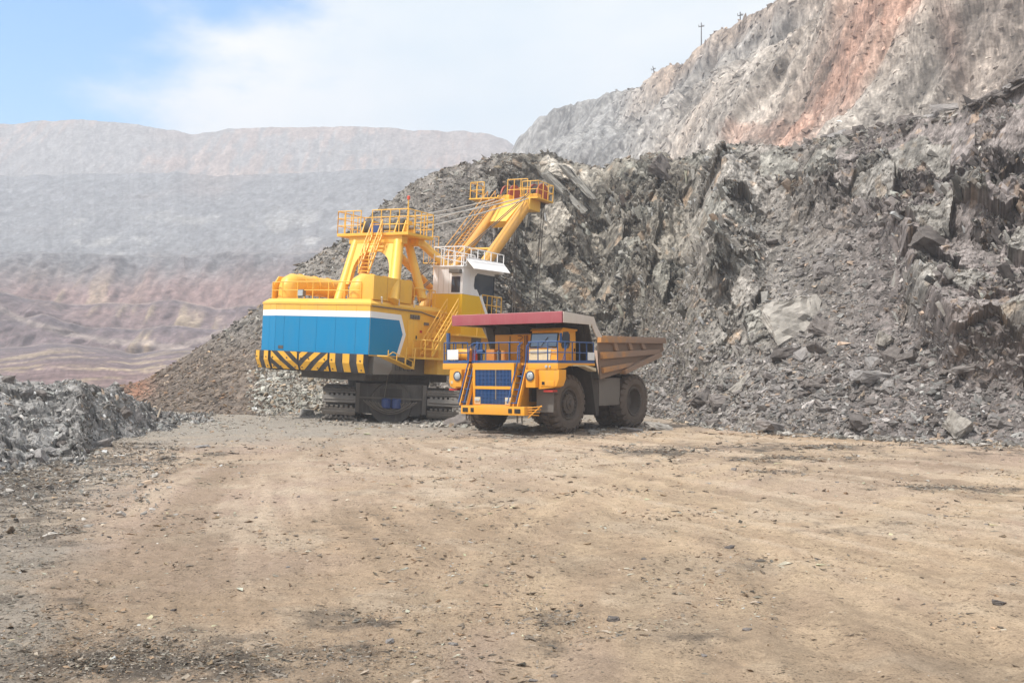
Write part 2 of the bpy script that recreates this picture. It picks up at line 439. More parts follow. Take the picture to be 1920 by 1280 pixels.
WALL = {}
def build_wall():
    nc = 1010
    pc = np.concatenate([np.linspace(150, 2010, nc - 60), np.linspace(2010, 4400, 61)[1:]])
    toe = np.interp(pc, WALL_PTS[:, 0], WALL_PTS[:, 1])
    cre = np.interp(pc, WALL_PTS[:, 0], WALL_PTS[:, 2])
    crow = np.interp(pc, WALL_PTS[:, 0], WALL_PTS[:, 3])
    q = np.stack([pc * 0.03, pc * 0, pc * 0], 1)
    jag = sstep(380, 700, pc) * 5.0 + 1.0
    crow = crow + jag * fbm(q, 4, 3, 0.65) * 0.9
    zc = CH + (HZ - crow) / F * cre
    zc = np.maximum(zc, 0.25)
    nf, nb = 312, 40
    t = np.linspace(0, 1, nf)
    tb = np.linspace(0, 1, nb + 1)[1:] ** 1.6
    cliff = sstep(860, 1000, pc)           # 0 on the spoil heap, 1 along the cut face
    rightt = sstep(1250, 1450, pc)
    T, _ = np.meshgrid(t, pc, indexing='ij')
    dl = toe + (cre - toe) * T
    # cut face: rubble apron then steep; right side: long talus with a steeper head
    zf_spoil = T ** 1.04 * (1 - 0.10 * sstep(.85, 1, T)) + 0.10 * sstep(.8, 1, T) * T
    zf_cliff = 0.30 * T + 0.70 * sstep(0.15, 1.05, T) ** 1.0
    zf_cliff /= (0.30 + 0.70 * sstep(0.15, 1.05, 1.0))
    zf_right = 0.62 * T + 0.38 * T ** 2.6
    zf = zf_spoil * (1 - cliff) + cliff * (zf_cliff * (1 - rightt) + zf_right * rightt)
    y = dl
    z = zf * zc
    pxg = np.tile(pc, (nf, 1))
    x = (pxg - 960) / F * dl
    # bench top behind the crest
    yb = cre + tb[:, None] * 42
    zb = np.tile(zc, (nb, 1)) - 0.5 * sstep(0, 0.2, tb)[:, None] * np.ones_like(yb)
    left = sstep(1000, 600, pc)
    zb = zb * (1 - left * np.minimum(1, tb[:, None] * 1.3)) - 0.4 * left
    xb = (np.tile(pc, (nb, 1)) - 960) / F * yb
    X = np.concatenate([x, xb]).ravel(); Y = np.concatenate([y, yb]).ravel(); Z = np.concatenate([z, zb]).ravel()
    PX = np.concatenate([pxg, np.tile(pc, (nb, 1))]).ravel()
    Tt = np.concatenate([T, np.ones_like(yb)]).ravel()
    back = np.concatenate([np.zeros_like(T), np.tile(tb[:, None], (1, nc))]).ravel()
    PY = HZ - (Z - CH) / Y * F
    p = np.stack([X, Y, Z], 1)
    w = fbm(p * 0.11, 3, 61)
    # where loose rubble lies (1) and where bedrock shows (0)
    # edge of the dark bluff on the far right
    edge = np.interp(PY, [330, 400, 440, 520, 600, 690, 720], [1700, 1680, 1662, 1688, 1704, 1765, 1800])
    edge = edge + 8 * fbm(np.stack([PY * 0.03, X * 0.2, Y * 0.1], 1), 3, 91)
    bluff = sstep(-14, 26, PX - edge) * sstep(360, 430, PY + 22 * w) * sstep(750, 660, PY + 14 * w - (PX - 1760) * 0.02)
    tal = sstep(600, 700, PY + 30 * w + 40 * sstep(1250, 1700, PX))
    tal = np.maximum(tal, sstep(960, 860, PX + 30 * w))
    tal = np.maximum(tal, sstep(1395, 1450, PX + 25 * w) * sstep(1740, 1650, PX + 25 * w) * sstep(350, 470, PY + 30 * w))
    tal = np.maximum(tal, 0.8 * sstep(1250, 1200, np.abs(PX - 1250) * 3 + 1000 + 40 * w) * sstep(520, 600, PY + 30 * w))
    tal = tal * (1 - bluff)
    tal = np.clip(tal, 0, 1)
    bed = 1 - tal
    fade = sstep(0.0, 0.04, Tt) * (1 - sstep(0.05, 0.6, back))
    # big forms
    big = 2.3 * fbm(p * np.array([0.11, 0.11, 0.05]), 3, 71) * (0.25 + 0.75 * bed)
    def ridge(pxs, pys, width, amp):
        c = np.interp(PY, pys, pxs)
        inside = sstep(pys[0] - 25, pys[0], PY) * sstep(pys[-1] + 40, pys[-1] - 10, PY)
        return amp * np.exp(-((PX - c) / width) ** 2) * inside
    big += ridge([1365, 1360, 1345, 1320, 1290], [300, 380, 480, 580, 690], 38, 2.6)
    big -= ridge([1285, 1290, 1275, 1230, 1215], [285, 380, 480, 580, 660], 34, 2.8)
    big += ridge([1205, 1190, 1180], [290, 400, 520], 30, 1.5)
    big -= ridge([1130, 1125, 1120], [300, 420, 540], 26, 1.5)
    big += ridge([1050, 1065, 1070], [292, 400, 560], 34, 1.4)
    big -= ridge([1000, 990, 985], [330, 450, 600], 30, 1.2)
    big += 3.4 * bluff
    big += ridge([1880, 1850, 1830], [200, 330, 460], 60, 1.6)
    # steeply bedded slate: cells stretched along the bedding
    def bedded(ang, la, lb, lc, s):
        ca, sa = math.cos(ang), math.sin(ang)
        wx = X + 0.9 * w; wz = Z + 0.9 * fbm(p * 0.16, 2, 63)
        a = ca * wx - sa * wz
        b_ = sa * wx + ca * wz
        return np.stack([a / la, b_ / lb, Y / lc], 1) / s
    sel = sstep(1290, 1350, PX + 20 * w)
    A = R(52)
    h1, r1, r1b = facets(bedded(A, 2.6, 0.9, 1.3, 2.2), 201, 0.9)
    h2, r2, r2b = facets(bedded(R(48), 2.3, 0.9, 1.2, 0.95), 202, 1.1)
    h3, r3, r3b = facets(bedded(R(50), 1.9, 0.9, 1.0, 0.42), 203, 1.2)
    h4, r4, r4b = facets(p / 0.45, 204, 1.2)
    h5, r5, r5b = facets(p * np.array([1, 1, 1.4]) / 1.3, 205, 1.2)
    slab_ = bed * (r1 > 0.52)
    rough_ = 1 - 0.75 * slab_
    disp = big + bed * (1.15 * h1 + 0.55 * h2 * rough_ + 0.22 * h3 * rough_) + (0.05 + 0.05 * bed) * h4 + tal * (0.07 * h5 + 0.28 * fbm(p * 0.45, 3, 72))
    # crest stays near its traced line
    disp *= (1 - 0.86 * sstep(0.84, 0.97, Tt))
    disp *= fade
    nx, ny, nz = -X / np.hypot(X, Y) * 0.86, -Y / np.hypot(X, Y) * 0.86, 0.45
    X = X + disp * nx; Y = Y + disp * ny; Z = Z + disp * nz
    toe_rows = np.concatenate([np.tile((t == 0)[:, None], (1, nc)), np.zeros((nb, nc), bool)]).ravel()
    Z[toe_rows] = -0.25
    # ---- colour of the stone itself
    def mixc(c, b, k): return c * (1 - k[:, None]) + np.asarray(b) * k[:, None]
    n = len(X)
    c = np.tile(np.array([0.205, 0.194, 0.186]), (n, 1))
    c = mixc(c, (0.19, 0.183, 0.16), 0.75 * sstep(1420, 1250, PX + 40 * w) * sstep(900, 1000, PX))   # olive-grey slate of the cut face
    c = mixc(c, (0.195, 0.178, 0.182), 0.7 * sstep(1500, 1650, PX + 40 * w))                           # violet-grey on the right
    c = mixc(c, (0.30, 0.295, 0.285), 0.75 * np.exp(-((PX - np.interp(PY, [280, 480, 690], [1375, 1400, 1330]) + 30 * w) / 75) ** 2) * sstep(265, 300, PY))
    c = mixc(c, (0.155, 0.128, 0.108), 0.85 * sstep(820, 560, PX + 60 * w) * sstep(600, 690, PY + 20 * w) )
    c = mixc(c, (0.25, 0.24, 0.225), 0.6 * sstep(900, 700, PX) * sstep(640, 560, PY + 30 * w))
    c = mixc(c, (0.33, 0.17, 0.11), 0.8 * np.exp(-(((PX - 255) / 34) ** 2 + ((PY - 725) / 22) ** 2)))
    br = 1 + bed * (0.55 * (r2 - 0.5) + 0.55 * (r3 - 0.5) + 0.35 * (r1 - .5)) + 0.7 * (r4 - 0.5) + tal * 0.5 * (r5 - 0.5)
    br = np.clip(br, 0.45, 1.75)
    rust = bed * (r2b > 0.95) * 0.5 + 0.4 * (r3b > 0.96) * bed
    c = mixc(c, (0.33, 0.24, 0.165), np.clip(rust, 0, .8))
    c = mixc(c, (0.22, 0.23, 0.215), 0.5 * bed * (r1b > 0.8))
    # pale bedding planes left of centre
    slab = bed * (r1 > 0.68) * sstep(1150, 1080, PX) * sstep(1000, 1030, PX) * sstep(450, 400, PY)
    c = mixc(c, (0.42, 0.40, 0.365), 0.8 * slab)
    c *= (0.78 * br * (1 + 0.22 * slab_) * np.exp(rng.normal(0, 0.16, n)))[:, None]
    c = c * np.array([1.05, 1.0, 0.955])
    faces = grid_faces(nf + nb, nc)
    me = np_mesh('rock_face', np.stack([X, Y, Z], 1), faces, np.clip(c, 0.02, 0.8))
    o = link('rock_face', me, mat=rock_mat('slate', 0.5, 1.7))
    tag(o, 'steep broken grey slate face and talus behind the machines', 'rock face', kind='structure')
    WALL.update(X=X, Y=Y, Z=Z, PX=PX, PY=HZ - (Z - CH) / Y * F, T=Tt, back=back, tal=tal, nf=nf, nc=nc, c=c, bluff=bluff, slab=slab_)
build_wall()

# =================================================================== rubble mound on the left
MOUND = {}
def build_mound():
    pts = np.array([(-420, 27, 40, 690, 5), (-250, 28, 43, 700, 5), (-100, 31, 46, 712, 6), (0, 33.5, 48, 714, 6), (70, 35.5, 49, 717, 6), (110, 37, 50, 707, 6), (150, 39, 51, 701, 6), (172, 42.5, 52, 712, 6),
                    (190, 43, 53, 718, 6), (212, 45, 55, 709, 6), (232, 47, 56, 722, 6), (270, 51, 60, 745, 6), (310, 55, 64, 762, 6), (350, 60, 69, 775, 6), (400, 66, 75, 783, 5)], float)
    nc = 330
    pc = np.linspace(-420, 400, nc)
    toe, cre, row, bk = (np.interp(pc, pts[:, 0], pts[:, k]) for k in (1, 2, 3, 4))
    toe = toe + 2.2 * fbm(np.stack([pc * .02, pc * 0, pc * 0], 1), 3, 5)
    row = row + 11 + 3.5 * fbm(np.stack([pc * .05, pc * 0, pc * 0], 1), 3, 6)
    zc = np.maximum(CH + (HZ - row) / F * cre, 0.1)
    nf, nb = 120, 40
    t = np.linspace(0, 1, nf); tb = np.linspace(0, 1, nb + 1)[1:]
    T = np.tile(t[:, None], (1, nc))
    y = toe + (cre - toe) * T
    z = zc * (0.25 * T + 0.75 * sstep(0.05, 1, T) ** 1.15)
    yb = cre + bk * tb[:, None]
    zb = zc * (1 - sstep(0, 1, tb)[:, None]) - 0.3 * tb[:, None]
    Y = np.concatenate([y, yb]).ravel(); Z = np.concatenate([z, zb]).ravel()
    PX = np.tile(pc, nf + nb)
    X = (PX - 960) / F * Y
    TT = np.concatenate([T, np.ones_like(yb)]).ravel()
    p = np.stack([X, Y, Z], 1)
    h1, r1, r1b = facets(p / 1.1, 301, 1.2); h2, r2, r2b = facets(p / 0.4, 302, 1.2)
    d = (0.35 * fbm(p * 0.35, 3, 31) + 0.22 * h1 + 0.10 * h2) * sstep(0, 0.12, TT)
    Z = Z + d * 0.8; Y = Y - 0.5 * d
    Z[:nc] = -0.2
    c = np.tile(np.array([0.22, 0.212, 0.206]), (len(X), 1)) * np.clip(1 + 0.7 * (r1 - .5) + 0.8 * (r2 - .5), .4, 1.7)[:, None]
    me = np_mesh('rubble_mound', np.stack([X, Y, Z], 1), grid_faces(nf + nb, nc), c)
    o = link('rubble_mound', me, mat=rock_mat('mound_slate', 0.5, 3.0))
    tag(o, 'low heap of broken grey slate along the edge of the quarry floor', 'rubble mound', kind='structure')
    MOUND.update(X=X, Y=Y, Z=Z, T=TT, c=c, PX=PX)
build_mound()

# =================================================================== hillside above the bench (receding to the left)
HILL = {}
def build_hill():
    base = np.array([(900, 330), (955, 300), (1030, 255), (1120, 200), (1200, 165), (1340, 132), (1480, 120), (1640, 113), (1800, 106), (1920, 100), (2300, 88), (3200, 70)], float)
    top = np.array([(900, 520, 330), (940, 505, 303), (955, 500, 287), (985, 490, 250), (1030, 470, 205), (1060, 455, 195), (1120, 425, 180), (1205, 380, 160), (1228, 365, 138), (1290, 335, 110),
                    (1318, 320, 84), (1340, 305, 58), (1390, 285, 36), (1440, 262, 12), (1470, 250, -8), (1600, 215, -110), (1800, 180, -260), (2000, 160, -380), (2400, 140, -600), (3200, 120, -1000)], float)
    nc, nf, nb = 500, 205, 24
    pc = np.concatenate([np.linspace(900, 2000, nc - 40), np.linspace(2000, 3200, 41)[1:]])
    b0 = np.interp(pc, base[:, 0], base[:, 1])
    t0 = np.interp(pc, top[:, 0], top[:, 1]); trow = np.interp(pc, top[:, 0], top[:, 2])
    q = np.stack([pc * 0.035, pc * 0, pc * 0], 1)
    trow = trow + 5 * fbm(q, 4, 8, 0.6)
    zt = CH + (HZ - trow) / F * t0
    T = np.tile(np.linspace(0, 1, nf)[:, None], (1, nc))
    # terrace half way up
    ter = 0.05 * np.sin(T * 2 * math.pi * 2.0)
    zz = 12 + (zt - 12) * np.clip(T + ter * sstep(0, .1, T) * sstep(1, .9, T), 0, 1)
    yy = b0 + (t0 - b0) * T
    tb = np.linspace(0, 1, nb + 1)[1:, None]
    yb = t0 + tb * 160 * np.ones((1, nc)); zb = np.tile(zt, (nb, 1)) - tb * 6
    Y = np.concatenate([yy, yb]).ravel(); Z = np.concatenate([zz, zb]).ravel()
    PX = np.tile(pc, nf + nb)
    X = (PX - 960) / F * Y
    TT = np.concatenate([T, np.ones_like(yb)]).ravel()
    back = np.concatenate([np.zeros_like(T), np.tile(tb, (1, nc))]).ravel()
    PY = HZ - (Z - CH) / Y * F
    p = np.stack([X, Y, Z], 1)
    s = Y / 150.0
    # gullies run down the slope
    ca, sa = math.cos(R(58)), math.sin(R(58))
    a = ca * X + sa * Z; b_ = -sa * X + ca * Z
    pa = np.stack([b_ * 0.05, a * 0.012, Y * 0.012], 1)
    w = fbm(p * 0.02, 3, 81)
    gul = fbm(pa + 0.3 * w[:, None], 4, 82, 0.6)
    h1, r1, r1b = facets(np.stack([b_ / 7, a / 20, Y / 12], 1), 401, 1.0)
    h2, r2, r2b = facets(np.stack([b_ / 2.6, a / 8, Y / 5], 1), 402, 1.1)
    h3, r3, r3b = facets(p / 1.1, 403, 1.1)
    str2 = fbm(np.stack([b_ * 0.55, a * 0.07, Y * 0.05], 1), 3, 86, 0.7)
    fade = sstep(0, .05, TT) * (1 - 0.8 * sstep(.95, 1, TT))
    d = (4.0 * gul + 1.5 * h1 + 0.9 * h2 + 0.5 * h3 * sstep(300, 120, Y) + 0.7 * str2) * fade
    d = gblur(d, nf + nb, nc, 1)
    Z = Z + 0.55 * d; X = X - 0.6 * d; Y = Y - 0.5 * d
    def mixc(c, bb, k): return c * (1 - k[:, None]) + np.asarray(bb) * k[:, None]
    c = np.tile(np.array([0.335, 0.30, 0.268]), (len(X), 1))
    c = mixc(c, (0.245, 0.235, 0.225), 0.7 * sstep(-0.2, 0.6, w))
    c = mixc(c, (0.33, 0.265, 0.215), 0.5 * sstep(0.25, 0.8, fbm(p * 0.017, 3, 84)))
    c = mixc(c, (0.20, 0.205, 0.21), 0.75 * sstep(1240, 1120, PX + 40 * w))
    c = mixc(c, (0.34, 0.25, 0.19), 0.6 * sstep(60, 10, PY - np.interp(PX, top[:, 0], top[:, 2]) + 25 * w) * sstep(1200, 1240, PX))
    # red oxidised vein running down the slope, and its foot along the bench
    line = np.interp(PY, [-60, 0, 100, 200, 275], [1795, 1740, 1650, 1565, 1500])
    wdt = np.interp(PY, [-60, 0, 100, 200, 275], [95, 85, 68, 62, 55])
    red = sstep(1.55, 0.35, np.abs(PX - line + 34 * gul + 14 * str2) / wdt)
    foot = sstep(1.1, 0.5, np.abs(PY - np.interp(PX, [1380, 1440, 1560], [272, 258, 225])) / 22) * sstep(1350, 1400, PX) * sstep(1580, 1520, PX)
    red = np.maximum(red, 0.7 * foot) * (0.75 + 0.25 * (r2 > .3))
    c = mixc(c, (0.40, 0.225, 0.165), np.clip(red, 0, 1) * 0.72)
    c = mixc(c, (0.25, 0.20, 0.17), 0.6 * sstep(1740, 1840, PX - (200 - PY) * 0.1))
    c = mixc(c, (0.30, 0.19, 0.15), 0.6 * np.exp(-(((PX - 1790) / 22) ** 2 + ((PY - 90) / 60) ** 2)))
    c *= 0.88 * np.clip(1 + 0.25 * (r1 - .5) + 0.5 * (r2 - .5) + 0.6 * (r3 - .5) + 0.35 * str2, .45, 1.7)[:, None] * np.exp(rng.normal(0, 0.18, len(X)))[:, None]
    me = np_mesh('hillside', np.stack([X, Y, Z], 1), grid_faces(nf + nb, nc), np.clip(c, .02, .8))
    o = link('hillside', me, mat=rock_mat('hill_rock', 0.9, 2.2))
    tag(o, 'hazy grey quarry hillside crossed by a red oxidised band', 'hillside', kind='structure')
    HILL.update(X=X, Y=Y, Z=Z, PX=PX, TT=TT, back=back, nf=nf, nc=nc, pc=pc, c=c)
build_hill()

# =================================================================== far pit walls, tier over tier
def build_far():
    nc = 450
    pc = np.linspace(-700, 1150, nc)
    def cv(*a):
        a = np.array(a, float).reshape(-1, 2)
        return np.interp(pc, a[:, 0], a[:, 1])
    bowl = 34 * np.exp(-((pc - 260) / 330.0) ** 2) - 22 * np.exp(-((pc - 700) / 150.0) ** 2)
    q1 = fbm(np.stack([pc * 0.012, pc * 0, pc * 0], 1), 3, 11)
    q2 = fbm(np.stack([pc * 0.03, pc * 0, pc * 0], 1), 4, 12, .6)
    # per tier: crest row, toe distance, crest distance
    tiers = [
        (cv(-700, 640, 0, 652, 130, 640, 250, 660, 420, 652, 520, 640, 640, 640, 1150, 640) + 3 * q1, 130 + 0 * bowl, 312 + bowl),
        (cv(-700, 600, 0, 600, 80, 588, 180, 612, 330, 614, 470, 622, 560, 600, 660, 580, 1150, 580) + 4 * q1, 330 + bowl, 344 + bowl),
        (cv(-700, 540, 0, 545, 90, 566, 250, 566, 330, 566, 420, 582, 560, 560, 700, 530, 1150, 530) + 4 * q1, 366 + bowl, 384 + bowl),
        (cv(-700, 468, 0, 470, 120, 474, 300, 482, 420, 474, 560, 476, 700, 470, 1150, 470) + 2 * q2, 410 + bowl, 452 + bowl * .6),
        (cv(-700, 336, 0, 331, 180, 326, 330, 324, 420, 331, 520, 326, 620, 322, 760, 317, 1150, 317) + 2 * q2, 560 + bowl * .5, 800 + bowl * .3),
        (cv(-700, 250, 0, 234, 80, 227, 150, 225, 230, 230, 300, 241, 360, 252, 430, 243, 520, 239, 640, 238, 760, 243, 860, 246, 920, 252, 950, 262, 970, 280, 1150, 330) + 1.6 * q2, 960 + 0 * bowl, 1100 + 0 * bowl),
    ]
    rows = []
    zprev = np.zeros(nc)
    for k, (row, d0, d1) in enumerate(tiers):
        z1 = CH + (HZ - row) / F * d1
        n = (40, 26, 30, 48, 70, 44)[k]
        for t in np.linspace(0, 1, n):
            rows.append((d0 + (d1 - d0) * t, zprev + (z1 - zprev) * t, np.full(nc, t), np.full(nc, k)))
        zprev = z1 + 0 * z1
    for t in np.linspace(0.1, 1, 10):
        rows.append((1100 + 240 * t + 0 * zprev, zprev - 8 * t, np.ones(nc), np.full(nc, 6)))
    Y = np.concatenate([r[0] for r in rows]); Z = np.concatenate([r[1] for r in rows])
    T = np.concatenate([r[2] for r in rows]); Kt = np.concatenate([r[3] for r in rows])
    PX = np.tile(pc, len(rows))
    X = (PX - 960) / F * Y
    PY = HZ - (Z - CH) / Y * F
    p = np.stack([X, Y, Z], 1)
    w = fbm(p * 0.008, 3, 90)
    str_ = fbm(np.stack([X * 0.16, Y * 0.03, Z * 0.02], 1), 4, 92, .6)
    h1, r1, r1b = facets(np.stack([X / 8, Y / 14, Z / 10], 1), 501, 1.0)
    h2, r2, r2b = facets(np.stack([X / 3, Y / 5, Z / 3.5], 1), 502, 1.0)
    f = sstep(0, .15, T) * sstep(1.0, .9, T) * (Kt < 6)
    gully = np.abs(fbm(np.stack([X * 0.030, Y * 0.006, Z * 0.012], 1), 3, 94, .55))
    d = (3.2 * str_ + 1.8 * h1 + 0.8 * h2 + 2.5 * fbm(p * 0.02, 2, 95) + 2.0 * gully) * (0.25 + 0.75 * f) * (Kt < 6) * np.where(Kt >= 4, 0.4, np.where(Kt == 0, 0.15, 0.75))
    d = gblur(d, len(rows), nc, 1)
    Y = Y - 0.8 * d; Z = Z + 0.3 * d * f
    Z[:nc] = -2
    def mixc(c, bb, k): return c * (1 - k[:, None]) + np.asarray(bb) * k[:, None]
    c = np.tile(np.array([0.25, 0.24, 0.24]), (len(X), 1))
    low = sstep(455, 545, PY + 26 * w + 10 * str_) * (Kt <= 4)
    c = mixc(c, (0.265, 0.172, 0.162), low * 0.9)
    c = mixc(c, (0.15, 0.125, 0.14), low * 0.6 * sstep(-.2, .5, w))
    streak = sstep(0.0, 0.6, str_ + 0.5 * fbm(p * 0.02, 2, 96)) * low * sstep(-.1, .4, fbm(p * 0.011, 2, 98))
    c = mixc(c, (0.46, 0.36, 0.25), 0.75 * streak)
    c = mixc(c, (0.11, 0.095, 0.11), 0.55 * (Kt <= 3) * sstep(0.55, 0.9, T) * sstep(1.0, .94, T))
    c = mixc(c, (0.44, 0.36, 0.31), 0.4 * low * sstep(0.92, 1.0, T))           # dusty bench edges
    c = mixc(c, (0.44, 0.36, 0.31), 0.25 * low * sstep(0.10, 0.0, T))
    c = mixc(c, (0.13, 0.11, 0.12), 0.25 * sstep(0.2, 0.02, gully) * (Kt < 5))
    road = np.abs(PY - np.interp(PX, [-100, 60, 200, 330, 480, 640], [540, 610, 645, 655, 612, 560]) + 6 * w)
    c = mixc(c, (0.46, 0.39, 0.34), 0.4 * low * sstep(8, 3, road))
    up = (Kt <= 4) * (1 - low)
    c = mixc(c, (0.20, 0.205, 0.22), up * 0.85)
    c = mixc(c, (0.38, 0.37, 0.36), up * 0.7 * sstep(0.25, 0.8, fbm(np.stack([X * .03, Z * .05, Y * 0], 1), 4, 99, .7)) * sstep(.7, .3, T))
    c = mixc(c, (0.30, 0.235, 0.21), (Kt >= 4) * 0.5 * sstep(0.1, 0.7, fbm(p * 0.009 + 5, 3, 97)))
    c = mixc(c, (0.40, 0.28, 0.23), (Kt == 5) * 0.45 * sstep(0.35, 0.8, str_ + w))
    c *= 0.80 * np.clip(1 + 0.25 * (r1 - .5) + 0.35 * (r2 - .5), .5, 1.6)[:, None] * np.exp(rng.normal(0, 0.10, len(X)))[:, None]
    me = np_mesh('far_pit_wall', np.stack([X, Y, Z], 1), grid_faces(len(rows), nc), np.clip(c, .02, .8))
    o = link('far_pit_wall', me, mat=rock_mat('far_rock', 0.6, 0.35))
    tag(o, 'terraced far wall of the open pit fading into haze', 'pit wall', kind='structure')
build_far()

# =================================================================== haze: the dusty air of the pit
def build_haze():
    x0, x1, y0, y1, z0, z1 = -1500, 1500, -1500, 1500, -6, 280
    v = [(x, y, z) for z in (z0, z1) for y in (y0, y1) for x in (x0, x1)]
    f = [(0, 2, 3, 1), (4, 5, 7, 6), (0, 1, 5, 4), (2, 6, 7, 3), (0, 4, 6, 2), (1, 3, 7, 5)]
    me = bpy.data.meshes.new('haze'); me.from_pydata(v, [], f); me.update()
    m = bpy.data.materials.new('haze'); m.use_nodes = True
    nt = m.node_tree; nt.nodes.clear()
    out = nt.nodes.new('ShaderNodeOutputMaterial')
    vol = nt.nodes.new('ShaderNodeVolumePrincipled')
    vol.inputs['Color'].default_value = (0.80, 0.84, 0.93, 1)
    vol.inputs['Density'].default_value = 0.00064
    vol.inputs['Anisotropy'].default_value = 0.0
    nt.links.new(vol.outputs['Volume'], out.inputs['Volume'])
    o = link('haze', me, mat=m)
    tag(o, 'pale dusty haze filling the whole open pit', 'haze', kind='stuff')
build_haze()
# =================================================================== stones
import bmesh
def hull_variant(n, flat, seed, boxy=0.0):
    r = random.Random(seed)
    bm = bmesh.new()
    if boxy:
        for sx in (-1, 1):
            for sy in (-1, 1):
                for sz in (-1, 1):
                    for _ in range(n):
                        bm.verts.new((sx * r.uniform(boxy, 1), sy * r.uniform(boxy, 1), sz * flat * r.uniform(boxy, 1)))
    else:
        for _ in range(n):
            v = Vector((r.gauss(0, 1), r.gauss(0, 1), r.gauss(0, 1))).normalized()
            v = v * r.uniform(0.85, 1.1)
            bm.verts.new((v.x, v.y * r.uniform(.8, 1), v.z * flat))
    res = bmesh.ops.convex_hull(bm, input=bm.verts[:])
    bmesh.ops.delete(bm, geom=[g for g in res['geom_interior'] if isinstance(g, bmesh.types.BMVert)], context='VERTS')
    bmesh.ops.triangulate(bm, faces=bm.faces[:])
    bm.normal_update()
    bm.verts.index_update()
    v = np.array([x.co[:] for x in bm.verts], dtype=np.float32)
    f = np.array([[q.index for q in fc.verts] for fc in bm.faces], dtype=np.int32)
    bm.free()
    return v, f

CHIPS = [hull_variant(8, fl, 40 + i) for i, fl in enumerate((0.35, 0.4, 0.5, 0.3, 0.6, 0.45, 0.7, 0.35))]
FLAKES = [hull_variant(5, fl, 80 + i) for i, fl in enumerate((0.22, 0.3, 0.18, 0.26, 0.4))]
BLOCKS = [hull_variant(2, fl, 120 + i, 0.3) for i, fl in enumerate((0.5, 0.65, 0.35, 0.8, 0.45, 0.55, 0.3, 0.6))]

def rot_mats(n, tilt, base=None):
    """Random spin about z, then a lean of up to `tilt` radians about a random horizontal axis; base: optional (n,3) up vectors."""
    a = rng.uniform(0, 2 * math.pi, n); b = rng.normal(0, tilt, n); c = rng.uniform(0, 2 * math.pi, n)
    def rz(t):
        m = np.zeros((n, 3, 3)); m[:, 0, 0] = np.cos(t); m[:, 0, 1] = -np.sin(t); m[:, 1, 0] = np.sin(t); m[:, 1, 1] = np.cos(t); m[:, 2, 2] = 1; return m
    def rx(t):
        m = np.zeros((n, 3, 3)); m[:, 1, 1] = np.cos(t); m[:, 1, 2] = -np.sin(t); m[:, 2, 1] = np.sin(t); m[:, 2, 2] = np.cos(t); m[:, 0, 0] = 1; return m
    m = rz(c) @ rx(b) @ rz(a)
    if base is not None:
        up = base / np.linalg.norm(base, axis=1, keepdims=True)
        xax = np.cross(np.tile([0.0, 1.0, 0.0], (n, 1)), up)
        xax /= np.maximum(np.linalg.norm(xax, axis=1, keepdims=True), 1e-6)
        yax = np.cross(up, xax)
        m = np.stack([xax, yax, up], 2) @ m
    return m

def scatter(name, pos, size, cols, variants, tilt, label, cat, mat, base=None, lift=0.15, stretch=0.5, mats=None):
    n = len(pos)
    var = rng.integers(0, len(variants), n)
    M = rot_mats(n, tilt, base) if mats is None else mats
    sx = size * rng.uniform(1 - stretch * 0.3, 1 + stretch, n); sy = size * rng.uniform(1 - stretch, 1.0, n); sz = size * rng.uniform(0.8, 1.2, n)
    V, Fc, C = [], [], []
    off = 0
    for k, (v, f) in enumerate(variants):
        idx = np.where(var == k)[0]
        if not len(idx): continue
        lv = v[None] * np.stack([sx[idx], sy[idx], sz[idx]], 1)[:, None, :]
        wv = np.einsum('nij,nkj->nki', M[idx], lv) + pos[idx][:, None, :]
        wv[:, :, 2] += (size[idx] * lift)[:, None]
        V.append(wv.reshape(-1, 3))
        ff = f[None] + (np.arange(len(idx)) * len(v))[:, None, None] + off
        Fc.append(ff.reshape(-1, 3))
        C.append(np.repeat(cols[idx], len(v), axis=0))
        off += len(idx) * len(v)
    me = np_mesh(name, np.concatenate(V), np.concatenate(Fc), np.concatenate(C))
    o = link(name, me, mat=mat)
    return tag(o, label, cat, kind='stuff')

def stone_cols(n, base=(0.27, 0.26, 0.25), spread=0.5, brown=0.12):
    c = np.tile(np.array(base) * np.array([1.03, 1.0, 0.965]), (n, 1)) * np.exp(rng.normal(0, spread * 0.62, n))[:, None]
    k = rng.random(n) < brown
    c[k] *= np.array([1.12, 0.93, 0.76])
    k = rng.random(n) < 0.2
    c[k] *= np.array([0.94, 1.0, 1.0])
    return np.clip(c, 0.04, 0.62)

m_rubble = rock_mat('rubble_stone', 0.4, 5.0)
m_boulder = rock_mat('boulder_stone', 0.5, 2.2, objrand=True, flat=(0.20, 0.189, 0.185))
m_mid = rock_mat('mid_slab_stone', 0.5, 1.8, flat=(0.31, 0.295, 0.27))
m_pale = rock_mat('pale_slab_stone', 0.8, 2.4, flat=(0.35, 0.325, 0.295))

def grid_area(S, nr, nc):
    p = np.stack([S['X'], S['Y'], S['Z']], 1).reshape(nr, nc, 3)
    du = np.gradient(p, axis=1); dv = np.gradient(p, axis=0)
    cr = np.cross(du, dv)
    a = np.linalg.norm(cr, axis=2)
    nrm = cr / np.maximum(a[..., None], 1e-9)
    nrm[nrm[..., 2] < 0] *= -1
    return a.ravel(), nrm.reshape(-1, 3)

def pick(weights, n):
    cw = np.cumsum(weights)
    return np.searchsorted(cw, rng.random(n) * cw[-1]).clip(0, len(weights) - 1)

WP = np.stack([WALL['X'], WALL['Y'], WALL['Z']], 1)
WA, WN = grid_area(WALL, WALL['nf'] + 40, WALL['nc'])
SM = WN * 0.5 + np.array([0, -0.25, 0.6])

